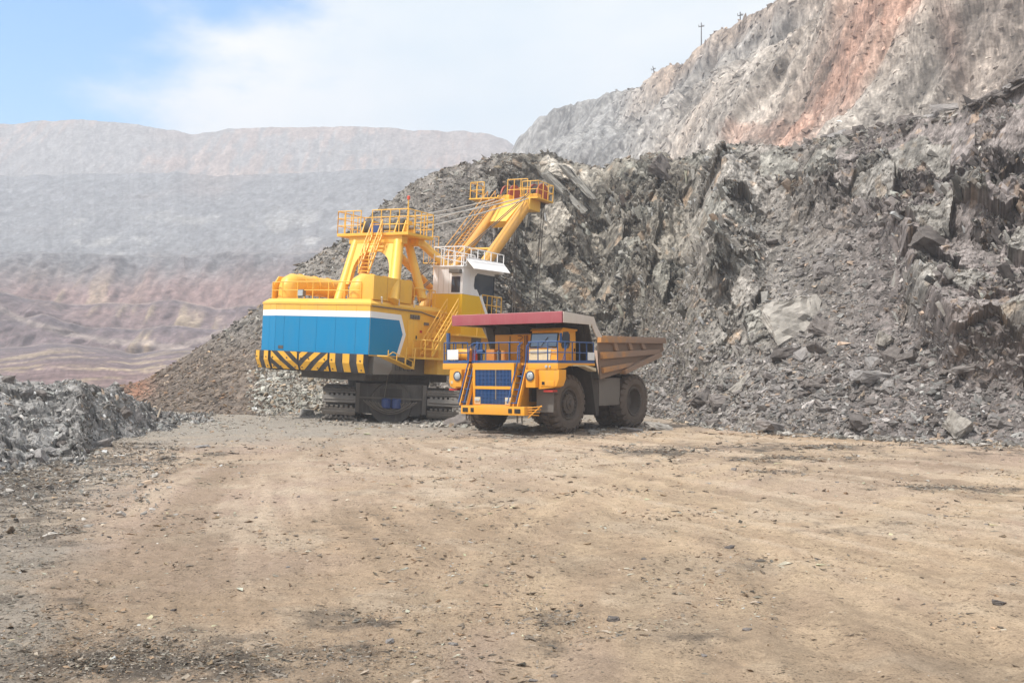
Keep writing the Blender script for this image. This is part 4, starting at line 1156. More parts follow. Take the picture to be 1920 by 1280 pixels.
class MB:
    def __init__(s):
        s.v, s.f = [], []
    def _add(s, vs, fs):
        o = len(s.v)
        s.v += [tuple(x) for x in vs]
        s.f += [tuple(i + o for i in f) for f in fs]
        return s
    def box(s, a, b):
        (x0, y0, z0), (x1, y1, z1) = a, b
        vs = [(x, y, z) for z in (z0, z1) for y in (y0, y1) for x in (x0, x1)]
        return s._add(vs, [(0, 2, 3, 1), (4, 5, 7, 6), (0, 1, 5, 4), (2, 6, 7, 3), (0, 4, 6, 2), (1, 3, 7, 5)])
    def hexa(s, lo, hi):
        """two matching quads (4 points each), joined into a solid"""
        return s._add(list(lo) + list(hi), [(3, 2, 1, 0), (4, 5, 6, 7), (0, 1, 5, 4), (1, 2, 6, 5), (2, 3, 7, 6), (3, 0, 4, 7)])
    def prism(s, poly, axis, a, b):
        """poly: 2D points in the two other axes (in xyz order), extruded along axis from a to b"""
        def put(p, t):
            q = list(p); q.insert(axis, t); return tuple(q)
        n = len(poly)
        vs = [put(p, a) for p in poly] + [put(p, b) for p in poly]
        fs = [tuple(range(n))[::-1], tuple(range(n, 2 * n))] + [(i, (i + 1) % n, n + (i + 1) % n, n + i) for i in range(n)]
        return s._add(vs, fs)
    def slab(s, quad, t):
        """planar polygon thickened along its normal"""
        q = [Vector(p) for p in quad]
        n = (q[1] - q[0]).cross(q[2] - q[0]).normalized() * t
        k = len(q)
        vs = q + [p + n for p in q]
        return s._add(vs, [tuple(range(k))[::-1], tuple(range(k, 2 * k))] + [(i, (i + 1) % k, k + (i + 1) % k, k + i) for i in range(k)])
    def bar(s, p, q, w=0.06, h=None, up=(0, 0, 1)):
        h = h or w
        p, q = Vector(p), Vector(q)
        d = (q - p).normalized()
        u = Vector(up)
        if abs(d.dot(u)) > 0.98: u = Vector((1, 0, 0))
        x = d.cross(u).normalized() * (w / 2); y = x.cross(d).normalized() * (h / 2)
        return s.hexa([p - x - y, p + x - y, p + x + y, p - x + y], [q - x - y, q + x - y, q + x + y, q - x + y])
    def tube(s, pts, r, n=8, cap=True):
        pts = [Vector(p) for p in pts]
        rs = r if isinstance(r, (list, tuple)) else [r] * len(pts)
        rings = []
        u = None
        for i, p in enumerate(pts):
            d = ((pts[min(i + 1, len(pts) - 1)] - pts[max(i - 1, 0)])).normalized()
            if u is None:
                a = Vector((0, 0, 1)) if abs(d.z) < 0.9 else Vector((1, 0, 0))
                u = d.cross(a).normalized()
            else:
                u = (u - d * u.dot(d)).normalized()
            w = d.cross(u)
            rings.append([p + (u * math.cos(2 * math.pi * k / n) + w * math.sin(2 * math.pi * k / n)) * rs[i] for k in range(n)])
        vs = [q for ring in rings for q in ring]
        fs = []
        for i in range(len(pts) - 1):
            for k in range(n):
                a, b = i * n + k, i * n + (k + 1) % n
                fs.append((a, b, b + n, a + n))
        if cap:
            fs.append(tuple(range(n))[::-1]); fs.append(tuple((len(pts) - 1) * n + k for k in range(n)))
        return s._add(vs, fs)
    def lathe(s, prof, axis_o, axis_d, n=32, cap=True):
        """prof: (along, radius) pairs turned about the axis"""
        o, d = Vector(axis_o), Vector(axis_d).normalized()
        a = Vector((0, 0, 1)) if abs(d.z) < 0.9 else Vector((1, 0, 0))
        u = d.cross(a).normalized(); w = d.cross(u)
        vs, fs = [], []
        for (t, r) in prof:
            for k in range(n):
                c = 2 * math.pi * k / n
                vs.append(o + d * t + (u * math.cos(c) + w * math.sin(c)) * r)
        for i in range(len(prof) - 1):
            for k in range(n):
                a_, b_ = i * n + k, i * n + (k + 1) % n
                fs.append((a_, b_, b_ + n, a_ + n))
        if cap and prof[0][1] > 1e-4: fs.append(tuple(range(n))[::-1])
        if cap and prof[-1][1] > 1e-4: fs.append(tuple((len(prof) - 1) * n + k for k in range(n)))
        return s._add(vs, fs)
    def railing(s, pts, h=1.0, gap=0.9, r=0.03, mids=(0.5,), n=5, close=False):
        pts = [Vector(p) for p in pts]
        if close: pts = pts + [pts[0]]
        up = Vector((0, 0, h))
        for i in range(len(pts) - 1):
            a, b = pts[i], pts[i + 1]
            s.tube([a + up, b + up], r, n)
            for m in mids: s.tube([a + up * m, b + up * m], r * 0.8, n)
            k = max(1, round((b - a).length / gap))
            for j in range(k + (1 if i == len(pts) - 2 else 0)):
                q = a.lerp(b, j / k)
                s.tube([q, q + up], r, n)
        return s
    def build(s, name, mat, parent=None, bevel=0.0, smooth=True, angle=35, label=None):
        me = bpy.data.meshes.new(name)
        me.from_pydata(s.v, [], s.f)
        if bevel:
            bm = bmesh.new(); bm.from_mesh(me)
            bmesh.ops.recalc_face_normals(bm, faces=bm.faces[:])
            ed = [e for e in bm.edges if len(e.link_faces) == 2 and e.calc_face_angle(0) > R(30)]
            bmesh.ops.bevel(bm, geom=ed, offset=bevel, segments=2, affect='EDGES', profile=0.7)
            bm.to_mesh(me); bm.free()
        else:
            bm = bmesh.new(); bm.from_mesh(me)
            bmesh.ops.recalc_face_normals(bm, faces=bm.faces[:])
            bm.to_mesh(me); bm.free()
        if smooth:
            me.polygons.foreach_set('use_smooth', [True] * len(me.polygons))
            me.set_sharp_from_angle(angle=R(angle))
        me.update()
        o = link(name, me, parent, mat)
        if label: o['label'] = label
        return o

def copy_part(o, parent, loc=None):
    c = o.copy(); COL.objects.link(c); c.parent = parent
    if loc is not None: c.location = loc
    for ch in o.children:
        copy_part(ch, c)
    return c

M = dict(
    t_yellow=paint('truck_orange_paint', (0.86, 0.375, 0.02), 0.45, 0.38, (0.40, 0.27, 0.15)),
    t_cream=paint('truck_cream_panel', (0.62, 0.53, 0.36), 0.5, 0.3),
    t_blue=paint('truck_blue_paint', (0.012, 0.075, 0.24), 0.4, 0.2),
    t_crimson=paint('crimson_canopy_paint', (0.36, 0.075, 0.095), 0.5, 0.30, (0.42, 0.22, 0.2), dust=0.5),
    t_white=paint('weathered_white_paint', (0.62, 0.56, 0.50), 0.55, 0.4, (0.42, 0.35, 0.29)),
    t_dark=paint('dusty_black_steel', (0.045, 0.040, 0.036), 0.7, 0.45, (0.13, 0.105, 0.085)),
    t_grey=paint('dusty_grey_steel', (0.16, 0.145, 0.13), 0.7, 0.5, (0.22, 0.185, 0.155)),
    tyre=paint('dusty_tyre_rubber', (0.115, 0.093, 0.078), 0.85, 0.6, (0.19, 0.15, 0.12), dust=0.5, scale=2.5, spec=0.2),
    rim=paint('dusty_wheel_rim', (0.085, 0.07, 0.06), 0.75, 0.5, (0.18, 0.145, 0.115)),
    plate=paint('white_number_plate', (0.80, 0.80, 0.80), 0.4, 0.1, dust=0.1),
    dull_red=paint('dusty_red_paint', (0.36, 0.06, 0.035), 0.6, 0.5, (0.3, 0.16, 0.11)),
    red=paint('red_paint', (0.50, 0.035, 0.025), 0.45, 0.2),
    black=paint('black_recess', (0.012, 0.012, 0.013), 0.6, 0.1),
    glass=glass('dark_window_glass', (0.03, 0.045, 0.07)),
    screen=glass('windscreen_glass', (0.12, 0.20, 0.32), 0.08),
    lamp=glass('lamp_lens', (0.42, 0.46, 0.48), 0.15),
    chrome=paint('lamp_ring_metal', (0.10, 0.12, 0.16), 0.35, 0.1, metal=0.6),
    e_yellow=paint('shovel_yellow_paint', (0.88, 0.50, 0.065), 0.45, 0.40, (0.55, 0.33, 0.14)),
    e_bright=paint('shovel_bright_yellow_paint', (0.86, 0.50, 0.0), 0.4, 0.15, (0.6, 0.4, 0.1)),
    e_blue=paint('shovel_blue_paint', (0.0, 0.225, 0.47), 0.55, 0.24, (0.08, 0.22, 0.34), spec=0.3),
    e_white=paint('shovel_white_paint', (0.88, 0.87, 0.87), 0.45, 0.07, (0.55, 0.5, 0.48)),
    e_stripe=paint('hazard_yellow_paint', (0.82, 0.43, 0.03), 0.5, 0.4, (0.42, 0.26, 0.12)),
    e_black=paint('hazard_black_paint', (0.035, 0.035, 0.042), 0.6, 0.4, (0.11, 0.10, 0.1)),
    e_under=paint('dusty_undercarriage_steel', (0.085, 0.078, 0.072), 0.75, 0.6, (0.20, 0.18, 0.16), dust=0.6),
    e_shoe=paint('worn_track_shoe_steel', (0.21, 0.19, 0.17), 0.6, 0.6, (0.11, 0.095, 0.085), dust=0.5),
    e_boom=paint('dusty_boom_paint', (0.72, 0.36, 0.05), 0.5, 0.75, (0.42, 0.27, 0.18), scale=0.7),
    rope=paint('steel_wire_rope', (0.60, 0.57, 0.53), 0.5, 0.3),
    rope_dark=paint('greased_wire_rope', (0.07, 0.06, 0.055), 0.6, 0.3),
    hose=paint('dusty_rubber_cable', (0.17, 0.15, 0.13), 0.8, 0.5),
    motor=paint('blue_motor_paint', (0.03, 0.07, 0.24), 0.5, 0.45, (0.12, 0.12, 0.14)),
    wood=paint('weathered_wood', (0.33, 0.26, 0.19), 0.9, 0.5),
    beacon=paint('beacon_red_plastic', (0.72, 0.10, 0.05), 0.3, 0.1),
)
def body_paint():
    """Dump body: orange paint worn and caked with brown dust towards the tail."""
    m, nt, b = node_mat('worn_dump_body_paint')
    N, L = nt.nodes, nt.links
    tc = N.new('ShaderNodeTexCoord'); sp = N.new('ShaderNodeSeparateXYZ'); L.new(tc.outputs['Object'], sp.inputs[0])
    g = N.new('ShaderNodeMapRange'); g.inputs['From Min'].default_value = 1.0; g.inputs['From Max'].default_value = 6.5
    g.inputs['To Min'].default_value = -0.18; g.inputs['To Max'].default_value = 0.22; L.new(sp.outputs['Y'], g.inputs['Value'])
    n = N.new('ShaderNodeTexNoise'); n.inputs['Scale'].default_value = 1.3; n.inputs['Detail'].default_value = 9; n.inputs['Roughness'].default_value = 0.72
    L.new(tc.outputs['Object'], n.inputs['Vector'])
    a = N.new('ShaderNodeMath'); L.new(g.outputs['Result'], a.inputs[0]); L.new(n.outputs['Fac'], a.inputs[1])
    cr = N.new('ShaderNodeValToRGB'); e = cr.color_ramp.elements
    e[0].position = 0.33; e[0].color = (0.54, 0.25, 0.07, 1)
    e[1].position = 0.62; e[1].color = (0.28, 0.19, 0.14, 1)
    k = e.new(0.47); k.color = (0.40, 0.22, 0.11, 1)
    L.new(a.outputs[0], cr.inputs['Fac']); L.new(cr.outputs['Color'], b.inputs['Base Color'])
    b.inputs['Roughness'].default_value = 0.7
    return m
M['t_body'] = body_paint()

M['t_recess'] = paint('dark_brown_body_plate', (0.23, 0.155, 0.11), 0.8, 0.6, (0.18, 0.14, 0.115))  # side plates between the rails, a darker brown than the rails
# =================================================================== dump truck (local: x to its left-hand side, y rearwards, z up)
def build_truck():
    t = empty('dump_truck', (0.664, 55.85, 0.0), -R(37))
    tag(t, 'orange mining dump truck with crimson canopy and blue railings', 'dump truck')
    Y, B, D = M['t_yellow'], M['t_blue'], M['t_dark']
    # ---- chassis
    mb = MB()
    for s in (-1, 1):
        mb.box((s * 0.95 - 0.2, -2.4, 0.95), (s * 0.95 + 0.2, 7.6, 1.75))
    mb.box((-0.9, -2.2, 1.0), (0.9, -1.2, 1.9)); mb.box((-0.9, 2.0, 1.1), (0.9, 2.8, 1.9)); mb.box((-1.3, -1.2, 1.6), (1.3, 1.6, 3.2))
    mb.box((-0.9, 7.0, 1.1), (0.9, 7.6, 2.0))
    mb.build('chassis_frame', D, t, 0.03)
    MB().lathe([(-2.2, 0.22), (-1.2, 0.34), (1.2, 0.34), (2.2, 0.22)], (0, 0, 1.45), (1, 0, 0), 20).build('front_axle', D, t)
    MB().lathe([(-2.2, 0.5), (-1.0, 0.8), (1.0, 0.8), (2.2, 0.5)], (0, 5.96, 1.48), (1, 0, 0), 24).build('rear_axle', D, t)
    # ---- wheels
    def tyre_mb(w):
        h = w / 2
        prof = [(-h * 0.70, 0.80), (-h * 0.98, 0.95), (-h, 1.15), (-h * 0.93, 1.28), (-h * 0.78, 1.36), (0, 1.38), (h * 0.78, 1.36), (h * 0.93, 1.28), (h, 1.15), (h * 0.98, 0.95), (h * 0.70, 0.80)]
        mb = MB().lathe(prof, (0, 0, 0), (1, 0, 0), 56, cap=False)
        nl = 24
        for side in (-1, 1):
            for k in range(nl):
                a = 2 * math.pi * (k + (0.5 if side > 0 else 0)) / nl
                da = 0.078
                pts = []
                for (xx, rr) in ((0.05, 1.495), (0.80 * h, 1.485), (1.05 * h, 1.27)):
                    sk = 0.06 * (xx / h)                       # lugs sweep back towards the shoulder
                    for dd in (-da, da):
                        an = a + sk + dd
                        pts.append((side * xx, math.sin(an) * rr, math.cos(an) * rr))
                inn = []
                for (xx, rr) in ((0.05, 1.36), (0.80 * h, 1.35), (0.92 * h, 1.18)):
                    sk = 0.06 * (xx / h)
                    for dd in (-da, da):
                        an = a + sk + dd
                        inn.append((side * xx, math.sin(an) * rr, math.cos(an) * rr))
                mb._add(pts + inn, [(0, 1, 3, 2), (2, 3, 5, 4), (6, 8, 9, 7), (8, 10, 11, 9), (0, 2, 8, 6), (2, 4, 10, 8), (1, 7, 9, 3), (3, 9, 11, 5), (0, 6, 7, 1), (4, 5, 11, 10)])
        return mb
    def wheel(name, x, y, front, steer=0.0, out=1):
        w = bpy.data.objects.new(name, None); COL.objects.link(w); w.parent = t
        w.location = (x, y, 1.49); w.rotation_euler = (rnd.uniform(0, 6.28), 0, 0); w.empty_display_size = 0.2
        w.rotation_mode = 'XYZ'
        key = 'front' if front else 'rear'
        if key not in WHEEL:
            h = 0.475
            ty = tyre_mb(0.95).build('tyre', M['tyre'], w, angle=28)
            if front:
                prof = [(-0.3, 0.80), (h * 0.78, 0.80), (h * 0.84, 0.77), (h * 0.80, 0.72), (h * 0.45, 0.68), (h * 0.40, 0.56), (h * 0.80, 0.50), (h * 0.84, 0.32), (h * 0.98, 0.30), (h * 1.02, 0.0)]
            else:
                prof = [(-0.3, 0.80), (h * 0.78, 0.80), (h * 0.86, 0.78), (h * 0.82, 0.72), (h * 0.2, 0.66), (-h * 0.35, 0.60), (-h * 0.40, 0.42), (-h * 0.15, 0.38), (-h * 0.12, 0.0)]
            ri = MB().lathe(prof, (0, 0, 0), (out, 0, 0), 40).build('rim', M['rim'], w)
            bm_ = MB()
            rr, nb, x0 = (0.53, 16, h * 0.62) if front else (0.70, 24, h * 0.55)
            for k in range(nb):
                a = 2 * math.pi * k / nb
                c = Vector((out * x0, math.cos(a) * rr, math.sin(a) * rr))
                bm_.tube([c, c + Vector((out * 0.13, 0, 0))], 0.045, 6)
            bm_.build('bolt_ring', M['rim'], w)
            MB().lathe([(0, 0.17), (0.1, 0.15), (0.14, 0.0)], (out * (h * 0.98 if front else -h * 0.15), 0, 0), (out, 0, 0), 18).build('hub_cap', M['rim'], w)
            WHEEL[key] = w
        else:
            for ch in WHEEL[key].children:
                copy_part(ch, w)
        if out < 0: w.rotation_euler = (w.rotation_euler[0], 0, math.pi)
        return w
    WHEEL = {}
    wheel('front_wheel', 2.425, 0, True, out=1)
    w2 = wheel('front_wheel', -2.425, 0, True); w2.rotation_euler[2] = math.pi
    wheel('rear_wheel', 2.725, 5.96, False)
    wheel('rear_wheel', 1.66, 5.96, False)
    for x in (-2.725, -1.66):
        w3 = wheel('rear_wheel', x, 5.96, False); w3.rotation_euler[2] = math.pi
    # ---- bumper
    bu = MB().prism([(-3.02, 0.97), (-2.35, 0.97), (-2.35, 1.41), (-3.02, 1.41)], 0, -1.83, 2.2).build('bumper', Y, t, 0.04)
    for (x0, x1) in ((-1.70, -1.36), (-1.18, -0.98), (1.22, 1.44), (1.60, 1.96)):
        h = MB().box((x0, -3.045, 1.08), (x1, -3.0, 1.30)).build('fog_lamp', M['black'], bu, 0.012)
    mb = MB()
    for x in (-1.5, 1.75):
        for dx in (-0.14, 0.14): mb.bar((x + dx, -2.8, 0.98), (x + dx, -2.8, 0.58), 0.06)
        mb.bar((x - 0.17, -2.8, 0.58), (x + 0.17, -2.8, 0.58), 0.06)
        mb.build('tow_bracket', M['t_grey'], bu); mb = MB()
    mb = MB()
    for k in range(4):
        mb.tube([(2.2, -2.75, 1.35 - 0.11 * k), (2.75 - 0.06 * k, -2.3, 1.42 - 0.15 * k)], 0.025, 5)
    mb.tube([(2.72, -2.3, 1.46), (2.25, -2.8, 0.85)], 0.03, 5)
    mb.build('side_step', M['t_yellow'], bu)
    # ---- radiator housing
    gh = MB().prism([(-2.42, 1.40), (-0.4, 1.40), (-0.4, 3.56), (-2.42, 3.56)], 0, -1.48, 1.16).build('radiator_housing', Y, t, 0.03)
    mb = MB().box((1.161, -2.05, 2.95), (1.175, -1.85, 3.05)); mb.box((1.161, -2.05, 2.75), (1.175, -1.85, 2.88)); mb.build('side_badge', M['black'], gh)
    mb = MB()                                    # frame standing proud around the two grilles
    for (a, b) in (((-1.48, -2.5, 3.22), (1.16, -2.415, 3.55)), ((-1.48, -2.5, 2.24), (1.16, -2.415, 2.39)), ((-1.48, -2.5, 1.40), (1.16, -2.415, 1.47)), ((-1.48, -2.5, 1.47), (-1.33, -2.415, 2.24)), ((-1.48, -2.5, 2.39), (-1.33, -2.415, 3.22)), ((1.02, -2.5, 1.47), (1.16, -2.415, 2.24)), ((1.02, -2.5, 2.39), (1.16, -2.415, 3.22))):
        mb.box(a, b)
    mb.build('grille_surround', Y, gh)
    GB = paint('grille_blue', (0.006, 0.035, 0.11), 0.5, 0.15)
    for (z0, z1) in ((2.39, 3.22), (1.47, 2.24)):
        g = MB().box((-1.33, -2.435, z0), (1.02, -2.42, z1)).build('grille', GB, t)
        n = 26
        for k in range(n):
            x = -1.31 + (k + 0.5) * 2.31 / n
            MB().box((x - 0.022, -2.475, z0), (x + 0.022, -2.437, z1)).build('slat', B, g)
        mb = MB()
        for j in range(1, 4):
            z = z0 + (z1 - z0) * j / 4
            mb.box((-1.33, -2.482, z - 0.012), (1.02, -2.4755, z + 0.012))
        mb.build('cross_bar', B, g)
        MB().box((-0.02, -2.50, z0 + 0.25 * (z0 < 2)), (0.05, -2.483, z1)).build('centre_strip', M['t_grey'], g)
    for (x0, x1) in ((-1.33, -0.95), (0.63, 1.02)):
        hp = MB().box((x0, -2.53, 1.47), (x1, -2.49, 1.83)).build('headlight_panel', M['t_cream'], t, 0.01)
        for f in (0.3, 0.7):
            x = x0 + (x1 - x0) * f
            MB().lathe([(0, 0.085), (0.04, 0.085), (0.05, 0.065), (0.055, 0.0)], (x, -2.53, 1.68), (0, -1, 0), 14).build('lamp', M['lamp'], hp)
    # ---- deck, fenders
    dk = MB()
    dk.prism([(-2.2, 3.24), (-1.55, 3.30), (-1.2, 3.42), (1.15, 3.42), (1.15, 3.55), (-2.2, 3.55)], 0, 1.74, 3.62)
    dk.prism([(-2.2, 3.24), (-1.55, 3.30), (-1.2, 3.42), (1.15, 3.42), (1.15, 3.55), (-2.2, 3.55)], 0, -3.76, -2.02)
    dk.box((-2.02, -1.9, 3.44), (1.74, 1.15, 3.551))
    deck = dk.build('deck', Y, t, 0.02)
    MB().prism([(-0.9, 3.40), (0.1, 3.40), (1.2, 3.12), (1.2, 3.30), (0.2, 3.46), (-0.9, 3.46)], 0, 3.2, 3.66).build('mudguard', M['t_cream'], t, 0.01)
    for (pts, lab) in ((((2.44, 3.23), (3.68, 3.23), (3.66, 2.75), (3.52, 2.42), (3.30, 2.34), (2.44, 2.26)), 1), (((-3.28, 3.23), (-2.2, 3.23), (-2.2, 2.30), (-3.0, 2.24), (-3.26, 2.34), (-3.34, 2.6)), 0)):
        fe = MB().prism(pts, 1, -2.18, -1.55).build('fender', Y, t, 0.04)
        xx = 3.0 if lab else -3.1
        MB().box((xx - 0.30 * lab - 0.1, -2.215, 2.42), (xx + 0.30 * lab + 0.1, -2.19, 2.70)).build('marker_panel', M['t_yellow'], fe, 0.01)
        MB().box((xx - 0.24 * lab - 0.08, -2.235, 2.49), (xx - 0.24 * lab + 0.08, -2.21, 2.64)).build('marker_lamp', M['black'] if lab else M['t_cream'], fe)
        MB().box((xx - 0.3, -2.1, 2.13), (xx + 0.25, -1.7, 2.235)).build('reflector_strip', M['red'], fe)
    for (x0, x1, lx, lz) in ((1.84, 2.425, 2.12, 2.92), (-2.88, -2.29, -2.55, 2.89)):
        hp = MB().box((x0, -2.42, 2.34), (x1, -1.85, 3.23)).build('headlight_pod', Y, t, 0.035)
        MB().lathe([(0, 0.25), (0.05, 0.25), (0.05, 0.205), (0.03, 0.205)], (lx, -2.42, lz), (0, -1, 0), 28).build('lamp_ring', M['chrome'], hp)
        hl = MB().lathe([(0.02, 0.205), (0.05, 0.17), (0.075, 0.10), (0.08, 0.0)], (lx, -2.42, lz), (0, -1, 0), 28).build('headlight', M['lamp'], hp)
    MB().lathe([(0, 0.03), (0.02, 0.0)], (2.12, -2.50, 2.92), (0, -1, 0), 8).build('bulb_shield', M['chrome'], t)
    MB().box((2.0, -1.72, 1.12), (3.02, -1.66, 2.30)).build('splash_guard', M['t_grey'], t, 0.01)
    MB().box((-3.0, -1.72, 1.2), (-2.0, -1.66, 2.30)).build('splash_guard', paint('navy_guard', (0.03, 0.04, 0.09), 0.6, 0.4), t, 0.01)
    for xx, rr_ in ((2.95, 0.07), (3.16, 0.05)): MB().lathe([(0, rr_), (0.05, rr_), (0.06, 0.0)], (xx, -2.2, 3.38), (0, -1, 0), 12).build('deck_lamp', M['lamp'], t)
    # ---- stairs
    def stair(x0, x1, blue_x):
        o = bpy.data.objects.new('stair', None); COL.objects.link(o); o.parent = t
        top, bot = Vector((0, -2.02, 3.5)), Vector((0, -2.85, 1.38))
        for x in (x0, x1):
            MB().bar((x, top.y, top.z), (x, bot.y, bot.z), 0.05, 0.2, up=(0, 1, 0)).build('stringer', Y, o)
        for k in range(6):
            f = (k + 0.6) / 6.4
            p = bot.lerp(top, f)
            MB().box((x0, p.y - 0.10, p.z - 0.025), (x1, p.y + 0.16, p.z + 0.02)).build('tread', D if k % 2 else B, o)
        mb = MB()
        for x in blue_x:
            q0, q1 = bot + Vector((x, -0.22, 0.18)), top + Vector((x, -0.22, 0.15))
            mb.tube([q0, q0.lerp(q1, .5), q1, q1 + Vector((0, 0.05, 0.75)), q1 + Vector((0, 0.4, 0.95))], 0.032, 6)
        mb.build('handrail', B, o)
        return o
    stair(1.22, 1.70, (1.2, 1.72))
    stair(-1.98, -1.54, (-1.96, -1.56))
    # ---- railings
    z = 3.55
    def rail(pts, **k):
        return MB().railing([(x, y, z) for x, y in pts], **k).build('railing', B, t)
    rail([(-2.1, -2.14), (-3.70, -2.14), (-3.70, 0.9)], h=1.08, gap=0.75, r=0.03)
    rail([(-1.9, -1.95), (-0.2, -1.95)], h=1.05, gap=0.85)
    rail([(-0.2, -1.95), (1.12, -1.95)], h=1.05, gap=0.66)
    rail([(1.80, -2.14), (3.56, -2.14), (3.56, 1.1)], h=1.05, gap=0.66, r=0.032)
    rail([(3.56, 1.1), (2.7, 1.1)], h=1.05, gap=0.45)
    for a_, b_ in (((1.78, -2.17, 3.552), (3.60, -2.14, 3.70)), ((3.575, -2.139, 3.552), (3.605, 1.12, 3.68)), ((-3.74, -2.17, 3.552), (-2.05, -2.14, 3.70)), ((-1.95, -1.99, 3.56), (1.16, -1.96, 3.70))):
        MB().box(a_, b_).build('kick_plate', B, t)
    MB().box((-3.43, -2.215, 3.74), (-2.68, -2.185, 4.26)).build('number_plate', M['plate'], t, 0.008)
    MB().box((3.60, 0.48, 3.70), (3.63, 1.10, 4.10)).build('number_plate', M['plate'], t, 0.008)
    # ---- things on the deck
    MB().lathe([(0, 0.30), (0.06, 0.34), (1.0, 0.34), (1.06, 0.30)], (-3.35, -1.55, 3.98), (1, 0, 0), 24).build('air_receiver', Y, t)
    MB().box((-3.2, -1.8, 3.55), (-3.0, -1.3, 3.75)).build('receiver_cradle', D, t); MB().box((-2.7, -1.8, 3.55), (-2.5, -1.3, 3.75)).build('receiver_cradle', D, t)
    MB().tube([(-3.62, -1.9, 3.55), (-3.62, -1.9, 5.15)], 0.11, 12).build('marker_post', B, t)
    mb = MB().lathe([(0, 0.12), (0.5, 0.12), (0.58, 0.05), (0.68, 0.05)], (-2.02, -1.62, 3.56), (0, 0, 1), 14); mb.build('fire_extinguisher', M['red'], t)
    mb = MB().tube([(-2.3, -1.3, 3.56), (-2.3, -1.3, 4.25)], 0.07, 8); mb.tube([(-2.5, -1.3, 4.15), (-1.7, -1.3, 4.15)], 0.12, 10); mb.tube([(-1.85, -1.3, 3.56), (-1.85, -1.3, 4.65)], 0.06, 8); mb.tube([(-2.1, -1.3, 4.15), (-2.1, -1.3, 4.7)], 0.09, 8)
    mb.build('lubrication_pump', B, t)
    MB().box((-1.55, -1.35, 3.55), (-0.98, -0.85, 4.28)).build('battery_box', paint('dark_orange_paint', (0.60, 0.22, 0.02), 0.5, 0.4), t, 0.02)
    MB().box((-0.92, -1.2, 3.55), (-0.74, -1.0, 4.2)).build('filter_canister', M['t_grey'], t, 0.02)
    MB().tube([(-0.55, -1.1, 3.55), (-0.55, -1.1, 4.22)], 0.13, 12).build('filter_canister', M['t_body'], t)
    MB().lathe([(0, 0.2), (0.6, 0.2), (0.64, 0.15)], (-2.9, -0.2, 3.56), (0, 0, 1), 14).build('filter_canister', D, t)
    cb = MB().box((-2.12, 0.2, 3.55), (0.92, 1.0, 5.08)).build('control_cabinet', Y, t, 0.02)
    for x in (-1.1, -0.12):
        MB().box((x - 0.012, 0.165, 3.62), (x + 0.012, 0.2, 5.0)).build('door_seam', D, cb)
    mb = MB()
    for zz in (3.75, 4.1, 4.45, 4.8):
        mb.tube([(-0.55, 0.14, zz), (-0.35, 0.10, zz), (-0.2, 0.14, zz + 0.12), (-0.35, 0.14, zz + 0.2), (-0.55, 0.14, zz + 0.2)], 0.022, 5)
    mb.tube([(0.05, 0.12, 3.6), (0.05, 0.12, 5.02)], 0.04, 6); mb.tube([(0.25, 0.12, 3.6), (0.25, 0.1, 4.5), (0.12, 0.1, 4.7)], 0.03, 6)
    mb.build('cabinet_pipe', paint('brown_pipe', (0.28, 0.11, 0.03), 0.6, 0.4), cb)
    MB().box((-0.75, 0.0, 5.081), (0.5, 0.6, 5.12)).build('cabinet_lid', M['t_grey'], cb)
    # ---- cab
    cab = MB()
    prof = [(-1.25, 3.55), (0.45, 3.55), (0.42, 5.22), (-0.80, 5.25), (-0.98, 4.98), (-1.12, 4.34)]
    cab.prism(prof, 0, 1.10, 2.92)
    cabo = cab.build('cab', Y, t, 0.05)
    MB().prism([(-0.98, 5.20), (0.5, 5.18), (0.5, 5.28), (-0.78, 5.33)], 0, 1.04, 2.98).build('cab_roof', Y, cabo, 0.03)
    fr = lambda zz: -1.12 + (zz - 4.34) * (0.14 / 0.64) if zz > 4.34 else -1.25 + (zz - 3.55) * (0.13 / 0.79)
    def front(x0, x1, z0, z1, off, taper=0.0):
        return [(x0, fr(z0) - off, z0), (x1, fr(z0) - off, z0), (x1 - taper, fr(z1) - off, z1), (x0 + taper, fr(z1) - off, z1)]
    ws = MB().slab(front(1.22, 2.78, 4.40, 5.02, 0.012)[::-1], -0.03).build('windscreen', M['screen'], cabo)
    mb = MB()
    for (a, b) in (((1.18, 4.36), (2.82, 4.36)), ((2.82, 4.36), (2.82, 5.05)), ((2.82, 5.05), (1.18, 5.05)), ((1.18, 5.05), (1.18, 4.36))):
        mb.bar((a[0], fr(a[1]) - 0.03, a[1]), (b[0], fr(b[1]) - 0.03, b[1]), 0.05)
    mb.build('window_seal', M['black'], cabo)
    mb = MB().bar((1.9, fr(4.42) - 0.06, 4.42), (2.25, fr(4.8) - 0.06, 4.86), 0.025); mb.build('wiper', M['black'], cabo)
    MB().slab(front(1.2, 2.5, 3.62, 4.24, 0.01)[::-1], -0.03).build('front_panel', M['t_cream'], cabo)  # pale reflection on the lower cab front, put into the cream colour
    mb = MB(); mb.tube([(1.2, -1.36, 4.28), (1.7, -1.38, 4.30), (2.3, -1.38, 4.36), (2.9, -1.3, 4.22)], 0.02, 5); mb.build('grab_rail', B, cabo)
    sw = [(-0.72, 5.12), (-0.30, 5.14), (-0.16, 5.0), (-0.14, 4.5), (-0.28, 4.30), (-0.80, 4.30), (-0.90, 4.45)]
    MB().prism(sw, 0, 2.915, 2.945).build('side_window', M['glass'], cabo)
    MB().box((2.925, -0.12, 3.62), (2.94, 0.36, 5.1)).build('door', Y, cabo, 0.006)
    MB().box((2.94, 0.22, 4.15), (2.98, 0.28, 4.3)).build('door_handle', M['black'], cabo)
    mb = MB().box((3.05, -1.22, 4.55), (3.17, -1.16, 5.05)); mb.build('mirror', M['t_blue'], t, 0.02)
